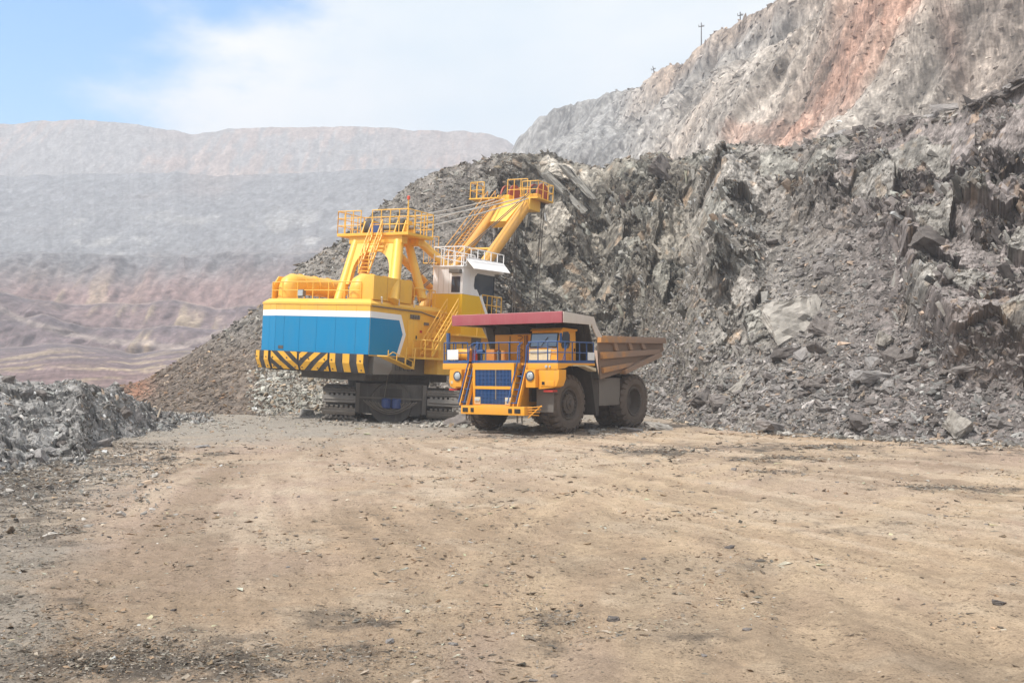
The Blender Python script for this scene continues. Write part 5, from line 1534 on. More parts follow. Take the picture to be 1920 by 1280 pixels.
    mb = MB().tube([(2.9, -1.0, 5.0), (3.1, -1.18, 5.0)], 0.02, 5); mb.tube([(2.9, -1.0, 4.6), (3.1, -1.18, 4.6)], 0.02, 5); mb.tube([(3.45, -1.6, 3.55), (3.45, -1.12, 4.5)], 0.02, 5)
    mb.build('mirror_arm', B, t)
    # ---- tank and guards
    MB().box((2.0, 2.45, 1.32), (3.05, 4.55, 2.78)).build('fuel_tank', M['t_grey'], t, 0.06)
    MB().box((-3.05, 2.45, 1.32), (-2.0, 4.2, 2.78)).build('hydraulic_tank', M['t_grey'], t, 0.06)
    MB().prism([(1.60, 3.2), (2.35, 3.1), (2.40, 0.85), (2.15, 0.85)], 0, 1.9, 3.05).build('mud_flap', D, t)
    MB().prism([(1.60, 3.2), (2.35, 3.1), (2.40, 0.85), (2.15, 0.85)], 0, -3.05, -1.9).build('mud_flap', D, t)
    # ---- dump body
    bd = bpy.data.objects.new('dump_body', None); COL.objects.link(bd); bd.parent = t
    TB = M['t_body']
    out = [(1.78, 4.92), (8.60, 4.96), (8.80, 4.30), (8.35, 4.12), (4.0, 3.05), (2.05, 2.72)]
    for s in (-1, 1):
        mb = MB().prism(out, 0, s * 3.38, s * 3.30)
        mb.build('side_plate', M['t_recess'], bd)
        ribs = MB().prism([(1.80, 4.98), (8.62, 5.02), (8.70, 4.70), (1.72, 4.62)], 0, s * 3.381, s * 3.62)
        ribs.build('top_rail', TB, bd, 0.02)
        MB().prism([(1.95, 4.13), (8.05, 4.36), (7.95, 4.08), (2.02, 3.78)], 0, s * 3.381, s * 3.56).build('middle_rail', TB, bd, 0.02)
        MB().prism([(2.10, 3.33), (5.2, 3.62), (4.75, 3.36), (2.16, 3.05)], 0, s * 3.381, s * 3.54).build('lower_rail', TB, bd, 0.02)
        for yv in (3.25, 4.75, 6.15):
            z0 = 4.00 + (yv - 2) * 0.045
            MB().hexa([(s * 3.382, yv + 0.10, z0 + 0.16), (s * 3.53, yv + 0.10, z0 + 0.16), (s * 3.53, yv + 0.42, z0 + 0.16), (s * 3.382, yv + 0.42, z0 + 0.16)],
                      [(s * 3.382, yv - 0.12, 4.66), (s * 3.53, yv - 0.12, 4.66), (s * 3.53, yv + 0.2, 4.66), (s * 3.382, yv + 0.2, 4.66)]).build('side_rib', TB, bd, 0.015)
        MB().hexa([(s * 3.2, 4.3, 2.98), (s * 3.60, 4.3, 2.98), (s * 3.60, 8.25, 3.95), (s * 3.2, 8.25, 3.95)],
                  [(s * 3.2, 4.2, 3.22), (s * 3.60, 4.2, 3.22), (s * 3.60, 8.1, 4.22), (s * 3.2, 8.1, 4.22)]).build('tail_beam', TB, bd, 0.02)
    fl = MB().slab([(-3.3, 2.05, 2.74), (3.3, 2.05, 2.74), (3.3, 4.0, 3.07), (-3.3, 4.0, 3.07)], 0.1)
    fl.slab([(-3.3, 4.0, 3.07), (3.3, 4.0, 3.07), (3.3, 8.75, 4.26), (-3.3, 8.75, 4.26)], 0.1)
    fl.build('floor_plate', TB, bd)
    for k in range(5):
        yv = 2.6 + k * 0.95
        zz = 2.74 + (min(yv, 4) - 2.05) * 0.17 + max(0, yv - 4) * 0.25
        MB().box((-3.0, yv - 0.12, zz - 0.30), (3.0, yv + 0.12, zz - 0.01)).build('floor_beam', D, bd)
    wallq = [(-3.36, 2.0, 2.74), (3.36, 2.0, 2.74), (3.36, 0.94, 5.63), (-3.36, 0.94, 5.63)]
    MB().slab(wallq, 0.08).build('front_wall', D, bd)
    for k in range(6):
        x = -2.9 + k * 1.16
        MB().bar((x, 1.92, 2.85), (x, 0.93, 5.48), 0.22, 0.16, up=(0, 1, 0.3)).build('wall_rib', D, bd)
    cn = bpy.data.objects.new('canopy', None); COL.objects.link(cn); cn.parent = t
    MB().slab([(-3.40, -1.74, 5.98), (3.58, -1.74, 5.98), (3.58, 1.0, 5.60), (-3.40, 1.0, 5.60)], 0.06).build('canopy_plate', D, cn)
    MB().prism([(-1.84, 5.53), (-1.745, 5.53), (-1.745, 6.10), (-1.84, 6.07)], 0, -3.42, 3.60).build('canopy_fascia', M['t_crimson'], cn, 0.015)
    for k in range(5):
        x = -2.7 + 1.35 * k
        MB().prism([(-1.74, 5.66), (1.0, 5.42), (1.0, 5.595), (-1.74, 5.965)], 0, x - 0.07, x + 0.07).build('canopy_rib', D, cn)
    for s, x in ((1, 3.60), (-1, -3.44)):
        MB().prism([(-1.742, 5.54), (1.22, 5.50), (1.0, 5.92), (-1.742, 6.08)], 0, x - 0.0, x + 0.06 * s).build('side_fascia', M['t_white'], cn, 0.01)
        MB().prism([(0.80, 5.50), (1.22, 5.505), (1.80, 4.90), (1.28, 4.90)], 0, x - 0.01, x + 0.055 * s).build('side_gusset', M['t_white'], cn, 0.01)
    return t
TRUCK = build_truck()
# =================================================================== rope shovel (local: x to its right-hand side, y forwards, z up; the whole machine leans a little)
EX_C, EX_PHI, EX_ROLL, EX_Z = Vector((-8.2, 70.0, 0.06)), R(30), R(2.7), 0.06
EX_M = Matrix.Rotation(EX_ROLL, 3, 'Y') @ Matrix.Rotation(-EX_PHI, 3, 'Z')
def E(px, py, axis, val):
    """photo pixel -> machine coordinates on the plane where machine coordinate `axis` equals val"""
    o = EX_M.transposed() @ (Vector((0, 0, CH)) - EX_C)
    d = EX_M.transposed() @ Vector(((px - 960) / F, 1.0, (HZ - py) / F))
    return o + d * ((val - o[axis]) / d[axis])

def build_shovel():
    t = empty('mining_shovel', EX_C)
    t.rotation_mode = 'QUATERNION'
    t.rotation_quaternion = EX_M.to_quaternion()
    tag(t, 'huge yellow, white and blue rope shovel with striped counterweight', 'excavator')
    Y, W, BL, U = M['e_yellow'], M['e_white'], M['e_blue'], M['e_under']
    XR = 3.65                                    # right-hand side wall
    # ---- machine house: plan outline
    plan = [(-5.15, -6.5), (-3.60, -7.0), (XR, -7.0), (XR, 0.2), (2.4, 3.4), (-5.15, 3.4)]
    mb = MB().prism(plan, 2, 3.95, 6.98)
    house = mb.build('machine_house', Y, t)
    # eave: bevelled roof edge
    def inset(poly, d):
        n = len(poly); out = []
        for i in range(n):
            p0, p1, p2 = Vector(poly[i - 1]), Vector(poly[i]), Vector(poly[(i + 1) % n])
            e1, e2 = (p1 - p0).normalized(), (p2 - p1).normalized()
            n1, n2 = Vector((-e1.y, e1.x)), Vector((-e2.y, e2.x))
            b = (n1 + n2); b = b / max(b.dot(n1), 0.2)
            out.append(tuple(p1 + b * d))
        return out
    lo = inset(plan, -0.06); hi = inset(plan, 0.28)
    n = len(plan)
    mb = MB()
    vs = [(x, y, 6.90) for x, y in lo] + [(x, y, 7.02) for x, y in lo] + [(x, y, 7.27) for x, y in hi]
    fs = [tuple(range(n))[::-1], tuple(range(2 * n, 3 * n))]
    for k in (0, 1):
        fs += [(k * n + i, k * n + (i + 1) % n, (k + 1) * n + (i + 1) % n, (k + 1) * n + i) for i in range(n)]
    mb._add(vs, fs)
    mb.build('roof', Y, house)
    MB().tube([(XR + 0.07, -6.95, 6.86), (XR + 0.07, -2.0, 6.83), (XR + 0.05, 0.1, 6.55)], 0.035, 6).build('roof_cable', M['hose'], house)
    # blue panels and white band, panel by panel, each 3 cm proud of the wall behind
    def wall_panels(p0, p1, name, mat, z0, z1, cuts, off):
        p0, p1 = Vector(p0), Vector(p1)
        e = (p1 - p0).normalized(); nrm = Vector((e.y, -e.x))
        L = (p1 - p0).length
        for a, b in zip(cuts[:-1], cuts[1:]):
            qa, qb = p0 + e * (L * a + 0.008), p0 + e * (L * b - 0.008)
            lo_, hi_ = nrm * 0.002, nrm * off
            MB().hexa([(*(qa + lo_), z0), (*(qb + lo_), z0), (*(qb + lo_), z1), (*(qa + lo_), z1)],
                      [(*(qa + hi_), z0), (*(qb + hi_), z0), (*(qb + hi_), z1), (*(qa + hi_), z1)]).build(name, mat, house)
    cuts_r = (0, 0.095, 0.265, 0.45, 0.65, 0.86, 1.0)
    wall_panels((-3.6, -7.0), (XR, -7.0), 'blue_panel', BL, 4.02, 6.18, cuts_r, 0.03)
    wall_panels((-3.6, -7.0), (XR, -7.0), 'white_band', W, 6.185, 6.55, cuts_r, 0.03)
    wall_panels((-3.6, -7.0), (XR, -7.0), 'yellow_panel', Y, 6.555, 6.895, cuts_r, 0.03)
    wall_panels((-5.15, -6.5), (-3.6, -7.0), 'blue_panel', BL, 4.02, 6.18, (0, 0.55, 1), 0.03)
    wall_panels((-5.15, -6.5), (-3.6, -7.0), 'white_band', W, 6.185, 6.55, (0, 0.55, 1), 0.03)
    wall_panels((-5.15, -6.5), (-3.6, -7.0), 'yellow_panel', Y, 6.555, 6.895, (0, 0.55, 1), 0.03)
    MB().prism([(-6.99, 4.02), (-4.35, 4.02), (-3.78, 5.35), (-4.18, 6.18), (-6.99, 6.18)], 0, XR + 0.002, XR + 0.03).build('blue_panel', BL, house)
    wb = MB()
    wb.prism([(-6.99, 6.185), (-4.18, 6.185), (-4.02, 6.53), (-6.99, 6.55)], 0, XR + 0.002, XR + 0.031)
    wb.prism([(-4.176, 6.183), (-3.776, 5.35), (-3.45, 5.35), (-4.016, 6.526)], 0, XR + 0.002, XR + 0.031)
    wb.prism([(-3.776, 5.346), (-4.346, 4.02), (-4.02, 4.02), (-3.45, 5.346)], 0, XR + 0.002, XR + 0.031)
    wb.build('white_band', W, house)
    MB().box((-3.3, -7.05, 4.16), (-2.9, -7.031, 4.36)).build('name_plate', M['e_under'], house)
    # side wall fittings: door, louvre, little plates
    MB().box((XR + 0.002, -3.25, 4.15), (XR + 0.04, -2.25, 6.30)).build('side_door', Y, house, 0.012)
    MB().box((XR + 0.041, -2.42, 5.05), (XR + 0.09, -2.34, 5.35)).build('door_handle', M['black'], house)
    for k in range(4): MB().box((XR + 0.003, -3.05 + 0.26 * k, 6.36), (XR + 0.10, -2.90 + 0.26 * k, 6.62)).build('wall_lamp', M['t_grey'], house)
    MB().box((XR + 0.003, -1.55, 6.05), (XR + 0.06, -1.05, 6.22)).build('vent', M['t_grey'], house)
    MB().box((XR + 0.003, -1.95, 5.55), (XR + 0.05, -1.75, 5.70)).build('warning_plate', M['red'], house)
    # ---- revolving frame under the house
    mb = MB().prism([(-4.8, -5.9), (-3.4, -6.55), (XR - 0.05, -6.55), (XR - 0.05, 1.0), (1.8, 5.4), (-1.8, 5.4), (-4.8, 3.0)], 2, 2.92, 3.948)
    mb.build('revolving_frame', M['t_grey'], t)
    MB().prism([(-6.5, 2.88), (-5.0, 2.88), (-4.7, 3.2), (-4.7, 3.94), (-6.5, 3.94)], 0, XR - 0.04, XR + 0.02).build('frame_cover', paint('grey_frame_paint', (0.26, 0.25, 0.24), 0.6, 0.3), t)
    mb = MB().box((-2.6, -5.6, 2.45), (2.4, 3.2, 2.915)); mb.lathe([(2.0, 2.6), (2.6, 2.7)], (0, 0, 0), (0, 0, 1), 40)
    mb.build('slewing_ring', U, t)
    for k in range(5): MB().box((XR - 0.6, -4.3 + 0.42 * k, 3.15), (XR + 0.05, -4.1 + 0.42 * k, 3.75)).build('frame_gusset', U, t)
    # ---- counterweight: hazard panels, upper half upright, lower half raked back
    zt, zm, zb = 4.02, 3.46, 2.92
    def cw(p0, p1, name):
        p0, p1 = Vector(p0), Vector(p1)
        e = (p1 - p0).normalized(); nrm = Vector((e.y, -e.x))
        return p0, e, nrm, (p1 - p0).length
    def stripe_panel(p0, p1, kind):
        p0, e, nrm, L = cw(p0, p1, kind)
        def pt(u, v, lift):
            """u along 0..L, v height zb..zt on the bent face"""
            back = 0.0 if v >= zm else (zm - v) / (zm - zb) * 0.22
            q = p0 + e * u + nrm * (0.42 - back + lift)
            return (q.x, q.y, v)
        base = MB()
        prof = [(0.0, zb), (0.20, zb), (0.42, zm), (0.42, zt), (0.0, zt)]
        lo_ = [(*(p0 + nrm * o), z) for o, z in prof]; hi_ = [(*(p0 + e * L + nrm * o), z) for o, z in prof]
        k = len(prof)
        base._add(lo_ + hi_, [tuple(range(k)), tuple(range(k, 2 * k))[::-1]] + [(i, k + i, k + (i + 1) % k, (i + 1) % k) for i in range(k)])
        cwo = base.build('counterweight', M['e_black'], t)
        polys = []
        if kind == 'v':
            m = max(1, round(L / 1.0)); step = L / (m + 0.0)
            w = L / (2 * m - 1)
            for i in range(m): polys.append([(2 * i * w + 0.01, zb + 0.02), ((2 * i + 1) * w - 0.01, zb + 0.02), ((2 * i + 1) * w - 0.01, zt - 0.01), (2 * i * w + 0.01, zt - 0.01)])
        else:
            sgn = 1 if kind == '/' else -1
            w, H = 0.50, zt - zb
            slope = 1.30                       # run per rise
            for i in range(-2, 6):
                u0 = i * 2 * w - (0.15 if sgn > 0 else 0.3)
                a = [(u0, zb), (u0 + w, zb), (u0 + w + slope * H, zt), (u0 + slope * H, zt)]
                if sgn < 0: a = [(L - u, v) for u, v in a][::-1]
                polys.append(a)
        def clip(poly, f):
            out = []
            for i in range(len(poly)):
                a, b = poly[i - 1], poly[i]
                fa, fb = f(a), f(b)
                if fa >= 0: out.append(a) if False else None
                if (fa >= 0) != (fb >= 0):
                    k_ = fa / (fa - fb); out.append((a[0] + (b[0] - a[0]) * k_, a[1] + (b[1] - a[1]) * k_))
                if fb >= 0: out.append(b)
            return out
        for poly in polys:
            for f2 in (lambda p: p[0] - 0.10, lambda p: L - 0.04 - p[0], lambda p: p[1] - zb - 0.015, lambda p: zt - 0.012 - p[1]):
                poly = clip(poly, f2)
                if len(poly) < 3: break
            if len(poly) < 3: continue
            mbs = MB()
            for half in (lambda p: p[1] - zm, lambda p: zm - p[1]):
                q = clip(poly, half)
                if len(q) >= 3:
                    vs = [pt(u, v, 0.001) for u, v in q] + [pt(u, v, 0.022) for u, v in q]
                    k = len(q)
                    mbs._add(vs, [tuple(range(k)), tuple(range(k, 2 * k))] + [(i, (i + 1) % k, k + (i + 1) % k, k + i) for i in range(k)])
            if mbs.v: mbs.build('hazard_stripe', M['e_stripe'], cwo)
        nb = max(2, round(L / 0.62))
        for k in range(nb):
            for v in (zm + 0.16, zb + 0.16):
                c0 = Vector(pt(0.25 + (L - 0.5) * k / (nb - 1), v, 0.02)); n3 = Vector((nrm.x, nrm.y, 0))
                MB().tube([c0, c0 + n3 * 0.035], 0.05, 6).build('bolt', M['e_black'], cwo)
        return cwo
    stripe_panel((-5.15, -6.5), (-3.6, -7.0), 'v')
    stripe_panel((-3.6, -7.0), (-1.38, -7.0), '\\')
    stripe_panel((-1.34, -7.0), (0.98, -7.0), '/')
    stripe_panel((1.02, -7.0), (XR, -7.0), 'v')
    MB().box((-4.4, -6.6, 2.84), (XR, -6.0, 2.915)).build('tail_skirt', M['e_under'], t)
    # ---- roof: railings, ducts, cabinet, floodlight
    zr = 7.27
    def rail(pts, mat=Y, name='railing', **k):
        return MB().railing(pts, **k).build(name, mat, t)
    rail([(-4.75, -6.2, zr), (-3.5, -6.66, zr), (2.6, -6.68, zr)], h=1.02, gap=1.35, r=0.035)
    rail([(-4.8, -6.1, zr), (-4.8, 2.8, zr)], h=1.02, gap=1.4, r=0.035)
    rail([(3.35, -2.3, zr), (3.35, 0.0, zr)], h=1.05, gap=0.62, r=0.03)
    MB().prism([(-6.2, zr), (-4.6, zr), (-4.6, zr + 1.45), (-5.7, zr + 1.45), (-6.2, zr + 0.8)], 0, -4.78, -4.70).build('wind_screen', Y, t)
    def duct(x, y0, y1, zc, r):
        d = bpy.data.objects.new('air_duct', None); COL.objects.link(d); d.parent = t
        pts = [(x, y0, zr), (x, y0, zc - 0.35), (x, y0 + 0.10, zc - 0.12), (x, y0 + 0.35, zc + 0.0), (x, y0 + 0.8, zc)]
        MB().tube(pts + [(x, y1, zc)], [r, r, r * 1.02, r * 1.02, r, r], 24).build('duct_pipe', Y, d, angle=50)
        for k in range(4):
            yy = y0 + 1.0 + (y1 - y0 - 1.2) * k / 3
            MB().lathe([(0, r + 0.05), (0.09, r + 0.05)], (x, yy, zc), (0, 1, 0), 24).build('flange', Y, d)
        MB().lathe([(0, r + 0.04), (0.12, r + 0.04)], (x, y0, zr), (0, 0, 1), 24).build('base_flange', M['e_boom'], d)
        MB().box((x - 0.4, y1 - 0.9, zr), (x + 0.4, y1, zc - r * 0.6)).build('duct_support', M['e_boom'], d)
    duct(-4.0, -5.6, -0.4, zr + 1.06, 0.60)
    duct(1.75, -5.7, -0.6, zr + 1.02, 0.62)
    cab = MB().prism([(2.62, zr), (3.5, zr), (3.5, zr + 1.42), (2.9, zr + 1.42), (2.62, zr + 1.05)], 1, -6.62, -2.75).build('roof_cabinet', Y, t, 0.03)
    for yy in (-5.3, -4.0):
        MB().box((3.501, yy - 0.012, zr + 0.05), (3.515, yy + 0.012, zr + 1.36)).build('panel_seam', M['e_boom'], cab)
    mb = MB().box((-2.2, -6.75, zr + 0.12), (-1.75, -6.5, zr + 0.55)); mb.build('floodlight', M['t_grey'], t, 0.03)
    MB().box((-2.17, -6.775, zr + 0.16), (-1.78, -6.752, zr + 0.51)).build('floodlight_lens', M['lamp'], t)
    for yy in (-5.9, -4.2, -2.6): MB().tube([(3.6, yy, 7.1), (3.75, yy - 0.25, 7.45)], 0.05, 6).build('lifting_lug', W, t)
    # ---- A-frame
    FX0, FX1, FY0, FY1, FZ = -2.4, 3.2, -3.05, -0.3, 11.72
    pl = MB()
    pl.box((FX0, FY0, FZ - 0.18), (FX1, FY1, FZ))
    plo = pl.build('gantry_platform', Y, t, 0.02)
    MB().box((FX0 + 0.9, FY0 + 0.15, FZ - 0.65), (FX1 - 0.55, FY0 + 0.75, FZ - 0.185)).build('gantry_beam', Y, t, 0.03); MB().box((FX0 + 0.9, FY1 - 0.8, FZ - 0.6), (FX1 - 0.55, FY1 - 0.2, FZ - 0.185)).build('gantry_beam', Y, t, 0.03)
    lt, lb = E(667, 458, 1, -2.75), E(640, 548, 1, -4.3)
    rt, rb = E(747, 458, 1, -2.75), E(741, 520, 1, -4.0)
    lb = lt + (lb - lt) * ((zr - lt.z) / (lb.z - lt.z)); rb = rt + (rb - rt) * ((zr - rt.z) / (rb.z - rt.z))
    lt = lt + (lt - lb) * 0.05; rt = rt + (rt - rb) * 0.05
    MB().tube([lb, lt], [0.34, 0.28], 16).build('gantry_leg', Y, t)
    MB().tube([rb, rt], [0.36, 0.32], 16).build('gantry_leg', Y, t)
    # arch plate between the rear legs
    def along(a, b, f): return a.lerp(b, f)
    outer, inner = [], []
    mbp = MB()
    th = Vector((0, 0.16, 0))
    ks = 20
    L0, R0 = along(lb, lt, 0.28), along(rb, rt, 0.28)
    L1, R1 = along(lb, lt, 0.97), along(rb, rt, 0.97)
    for k in range(ks + 1):
        f = k / ks
        a = math.pi * (1 - f)
        top = L1.lerp(R1, f)
        base_l, base_r = L0.lerp(R0, 0.13), R0.lerp(L0, 0.10)
        mid = base_l.lerp(base_r, 0.5 + 0.5 * math.copysign(abs(math.cos(a)) ** 0.55, math.cos(a)))
        hgt = abs(math.sin(a)) ** 0.55
        inn = mid.lerp(L1.lerp(R1, 0.5 + 0.40 * math.cos(a)), hgt * 0.80)
        inner.append(inn); outer.append(top if 0 < k < ks else (L1 if k == 0 else R1))
    inner = [L0.lerp(R0, 0.10)] + inner + [R0.lerp(L0, 0.08)]
    outer = [L0] + outer + [R0]
    for i in range(len(inner) - 1):
        q = [outer[i], outer[i + 1], inner[i + 1], inner[i]]
        mbp.hexa([p - th for p in q], [p + th for p in q])
    mbp.build('gantry_web', Y, t)
    # front legs and back stays to the boom foot
    MB().tube([E(764, 448, 1, -1.0), E(792, 562, 1, -1.2)], [0.26, 0.30], 14).build('gantry_leg', Y, t)
    fl_ = E(690, 455, 1, -0.9); MB().tube([fl_, (fl_.x - 0.4, -1.0, zr)], [0.26, 0.30], 14).build('gantry_leg', M['e_boom'], t)
    s1a, s1b = E(780, 447, 0, 2.3), E(848, 508, 0, 1.7)
    MB().tube([s1a, s1b + (s1b - s1a) * 0.9], 0.27, 14).build('gantry_strut', Y, t)
    s2a, s2b = E(748, 478, 0, -1.6), E(812, 545, 0, -1.6)
    MB().tube([s2a + (s2a - s2b) * 0.55, s2b + (s2b - s2a) * 0.5], 0.26, 14).build('gantry_strut', M['e_boom'], t)
    MB().tube([E(768, 530, 0, 2.2), E(806, 503, 0, 2.2)], 0.035, 6).build('tie_rod', M['rope_dark'], t)
    rail([(FX0, FY0 + 0.05, FZ), (-0.55, FY0 + 0.05, FZ)], h=1.42, gap=0.62, r=0.035, mids=(0.35, 0.68))
    rail([(0.35, FY0 + 0.05, FZ), (FX1 - 0.05, FY0 + 0.05, FZ), (FX1 - 0.05, FY1, FZ), (FX0, FY1, FZ), (FX0, FY0 + 0.05, FZ)], h=1.42, gap=0.66, r=0.035, mids=(0.35, 0.68))
    for x in (-0.9, 1.7):
        s = MB().lathe([(-0.2, 0.42), (-0.2, 0.55), (-0.1, 0.45), (0.0, 0.55), (0.1, 0.45), (0.2, 0.55), (0.2, 0.42)], (x, -1.4, FZ + 0.5), (1, 0, 0), 28)
        s.build('gantry_sheave', M['e_under'], t)
        for dx in (-0.32, 0.32): MB().prism([(-2.1, FZ), (-0.7, FZ), (-1.1, FZ + 0.95), (-1.7, FZ + 0.95)], 0, x + dx - 0.04, x + dx + 0.04).build('sheave_bracket', Y, t)
    mb = MB().tube([(-1.6, -1.4, FZ + 0.5), (2.5, -1.4, FZ + 0.5)], 0.14, 10); mb.build('sheave_shaft', M['t_grey'], t)
    MB().box((-0.35, -2.4, FZ + 0.02), (0.45, -1.9, FZ + 0.7)).build('winch_motor', M['motor'], t, 0.06)
    bp = E(763, 440, 1, FY0 + 0.1)
    MB().tube([(bp.x, FY0 + 0.1, FZ), (bp.x, FY0 + 0.1, FZ + 2.0)], 0.04, 6).build('beacon_pole', Y, t)
    MB().lathe([(0, 0.09), (0.2, 0.10), (0.27, 0.0)], (bp.x, FY0 + 0.1, FZ + 2.0), (0, 0, 1), 12).build('beacon', M['beacon'], t)
    # ladder up to the gantry
    def ladder(name, bot, top, width, nstep, mat, rails=0.9, across=Vector((1, 0, 0)), tread=0.2, up=Vector((0, 0, 1))):
        o = bpy.data.objects.new(name, None); COL.objects.link(o); o.parent = t
        bot, top = Vector(bot), Vector(top)
        ax = across.normalized() * (width / 2)
        for s in (-1, 1):
            MB().bar(bot + ax * s, top + ax * s, 0.06, 0.14, up=up).build('stringer', mat, o)
        for k in range(nstep):
            p = bot.lerp(top, (k + 0.5) / nstep)
            dirn = Vector((top.x - bot.x, top.y - bot.y, 0))
            dirn = dirn.normalized() if dirn.length > 0.05 else Vector((0, 1, 0))
            MB().hexa([p - ax - dirn * tread / 2, p + ax - dirn * tread / 2, p + ax + dirn * tread / 2, p - ax + dirn * tread / 2],
                      [q + Vector((0, 0, 0.035)) for q in (p - ax - dirn * tread / 2, p + ax - dirn * tread / 2, p + ax + dirn * tread / 2, p - ax + dirn * tread / 2)]).build('tread', mat, o)
        if rails:
            mb = MB(); u = Vector((0, 0, rails))
            for s in (-1, 1):
                mb.tube([bot + ax * s + u, top + ax * s + u], 0.035, 6)
                mb.tube([bot + ax * s + u * .5, top + ax * s + u * .5], 0.025, 6)
                for k in range(5):
                    q = bot.lerp(top, k / 4.0) + ax * s
                    mb.tube([q, q + u], 0.03, 5)
            mb.build('handrail', mat, o)
        return o
    ladder('gantry_ladder', E(681, 512, 1, -4.6), E(707, 442, 1, FY0 - 0.05), 0.75, 10, Y, 1.0)
    # ---- operator's cab on its yellow pedestal
    y0 = E(868, 525, 0, 4.6).y
    xl = E(812, 525, 1, y0).x
    zc0, zc1 = E(868, 551, 0, 4.6).z, E(868, 500, 0, 4.6).z
    yw1 = y0 + 3.9
    XC = 4.6
    ped = MB().prism([(y0, 5.6), (yw1 + 0.3, 5.6), (yw1 - 1.7, zc0), (y0, zc0)], 0, xl, XC).build('cab_pedestal', M['e_bright'], t, 0.02)
    MB().prism([(-1.2, 3.0), (5.6, 3.0), (5.6, 5.6), (yw1 + 0.3, 5.599), (-1.2, 5.599)], 0, 2.0, XC + 0.001).build('front_compartment', Y, t, 0.02)
    MB().box((XC + 0.002, 2.6, 4.95), (XC + 0.04, 3.75, 5.5)).build('vent_grille', M['t_grey'], t)
    MB().bar((XC + 0.02, yw1 - 1.72, zc0 + 0.05), (XC + 0.02, yw1 + 0.3, 5.62), 0.05, 0.26, up=(0, 1, 1)).build('corner_trim', W, t)
    MB().box((xl, y0, zc0 + 0.002), (XC, y0 + 0.95, zc1)).build('cab_rear', W, t, 0.03)
    cs = MB()      # side frame around the big window
    cs.prism([(y0 + 0.952, zc0 + 0.002), (yw1 - 1.75, zc0 + 0.002), (yw1 - 2.15, zc0 + 0.42), (y0 + 1.45, zc0 + 0.42), (y0 + 1.35, zc0 + 0.62), (y0 + 0.952, zc0 + 0.62)], 0, XC - 0.08, XC)
    cs.prism([(y0 + 0.952, zc0 + 0.622), (y0 + 1.35, zc0 + 0.622), (y0 + 1.42, zc1 - 0.5), (y0 + 1.75, zc1 - 0.25), (yw1, zc1 - 0.25), (yw1, zc1), (y0 + 0.952, zc1)], 0, XC - 0.08, XC)
    cs.build('cab_side', W, t)
    MB().box((xl, y0 + 0.952, zc1 - 0.1), (XC - 0.082, yw1, zc1)).build('cab_ceiling', W, t)
    MB().box((xl, y0 + 0.952, zc0), (xl + 0.08, yw1, zc1 - 0.102)).build('cab_far_side', W, t)
    MB().prism([(y0 + 1.36, zc0 + 0.43), (yw1 - 2.13, zc0 + 0.43), (yw1 - 0.1, zc0 - 0.9), (yw1 - 0.05, zc1 - 0.26), (y0 + 1.75, zc1 - 0.26), (y0 + 1.43, zc1 - 0.5)], 0, XC - 0.06, XC - 0.03).build('side_window', M['glass'], t)
    MB().hexa([(xl, yw1, zc0 - 1.0), (XC, yw1, zc0 - 1.0), (XC, yw1 + 0.04, zc0 - 1.0), (xl, yw1 + 0.04, zc0 - 1.0)], [(xl, yw1, zc1 - 0.1), (XC, yw1, zc1 - 0.1), (XC, yw1 + 0.04, zc1 - 0.1), (xl, yw1 + 0.04, zc1 - 0.1)]).build('front_window', M['glass'], t)
    MB().box((XC - 1.4, y0 + 2.2, zc0 + 0.1), (XC - 0.8, y0 + 2.6, zc0 + 1.2)).build('driver_seat', M['t_cream'], t, 0.1)
    dx0, dx1 = E(847, 530, 1, y0).x, E(863, 530, 1, y0).x
    MB().box((dx0, y0 - 0.03, zc0 + 0.10), (dx1, y0 - 0.005, zc0 + 1.12)).build('rear_window', M['glass'], t, 0.01)
    MB().box((dx0 - 0.05, y0 - 0.35, zc1 - 0.42), (dx1 + 0.12, y0 - 0.01, zc1 - 0.15)).build('air_conditioner', M['t_grey'], t, 0.05)
    mb = MB()
    for f in (0.18, 0.36, 0.54):
        x = xl + (XC - xl) * f; mb.box((x - 0.01, y0 - 0.012, zc0 + 0.02), (x + 0.01, y0 - 0.001, zc1 - 0.05))
    mb.build('panel_seam', M['t_white'], t)
    v0 = [E(874, 483, 0, XC), E(944, 494, 0, XC), E(957, 512, 0, XC + 0.95), E(890, 503, 0, XC + 0.95)]
    MB().slab(v0, 0.05).build('sun_visor', W, t)
    roof = MB().box((xl - 0.08, y0 - 0.1, zc1 + 0.002), (XC + 0.05, v0[1].y, zc1 + 0.10)).build('cab_roof', W, t)
    mb = MB().slab([(XC + 0.001, v0[0].y, zc1 + 0.1), (XC + 0.001, v0[1].y, zc1 + 0.1), (XC + 0.001, v0[1].y, v0[1].z), (XC + 0.001, v0[0].y, v0[0].z)], 0.04); mb.build('visor_support', W, t)
    zr2 = zc1 + 0.1
    hr = E(815, 463, 1, y0).z - zr2
    rail([(XC, v0[1].y, zr2), (XC, y0, zr2), (xl, y0, zr2), (xl, v0[1].y, zr2)], W, h=hr, gap=0.85, r=0.035)
    rail([(XC + 0.75, y0 + 0.8, 5.6), (XC + 0.75, yw1 + 1.9, 5.6), (XC, yw1 + 1.9, 5.6)], h=1.15, gap=1.25, r=0.035)
    MB().box((XC + 0.002, -0.2, 5.5), (XC + 0.8, yw1 + 1.95, 5.6)).build('side_walkway', Y, t)
    MB().railing([(XC + 0.4, yw1 + 1.0, 5.6), (XC + 0.75, yw1 + 1.9, 5.6)], 1.6, 0.25, 0.035, (0.25, 0.5, 0.75)).build('ladder_cage', Y, t)
    q0, q1 = E(903, 588, 0, XC), E(939, 588, 0, XC)
    MB().box((XC - 1.6, q0.y - 0.6, q0.z - 0.12), (XC + 0.05, q1.y, q0.z)).build('front_landing', Y, t)
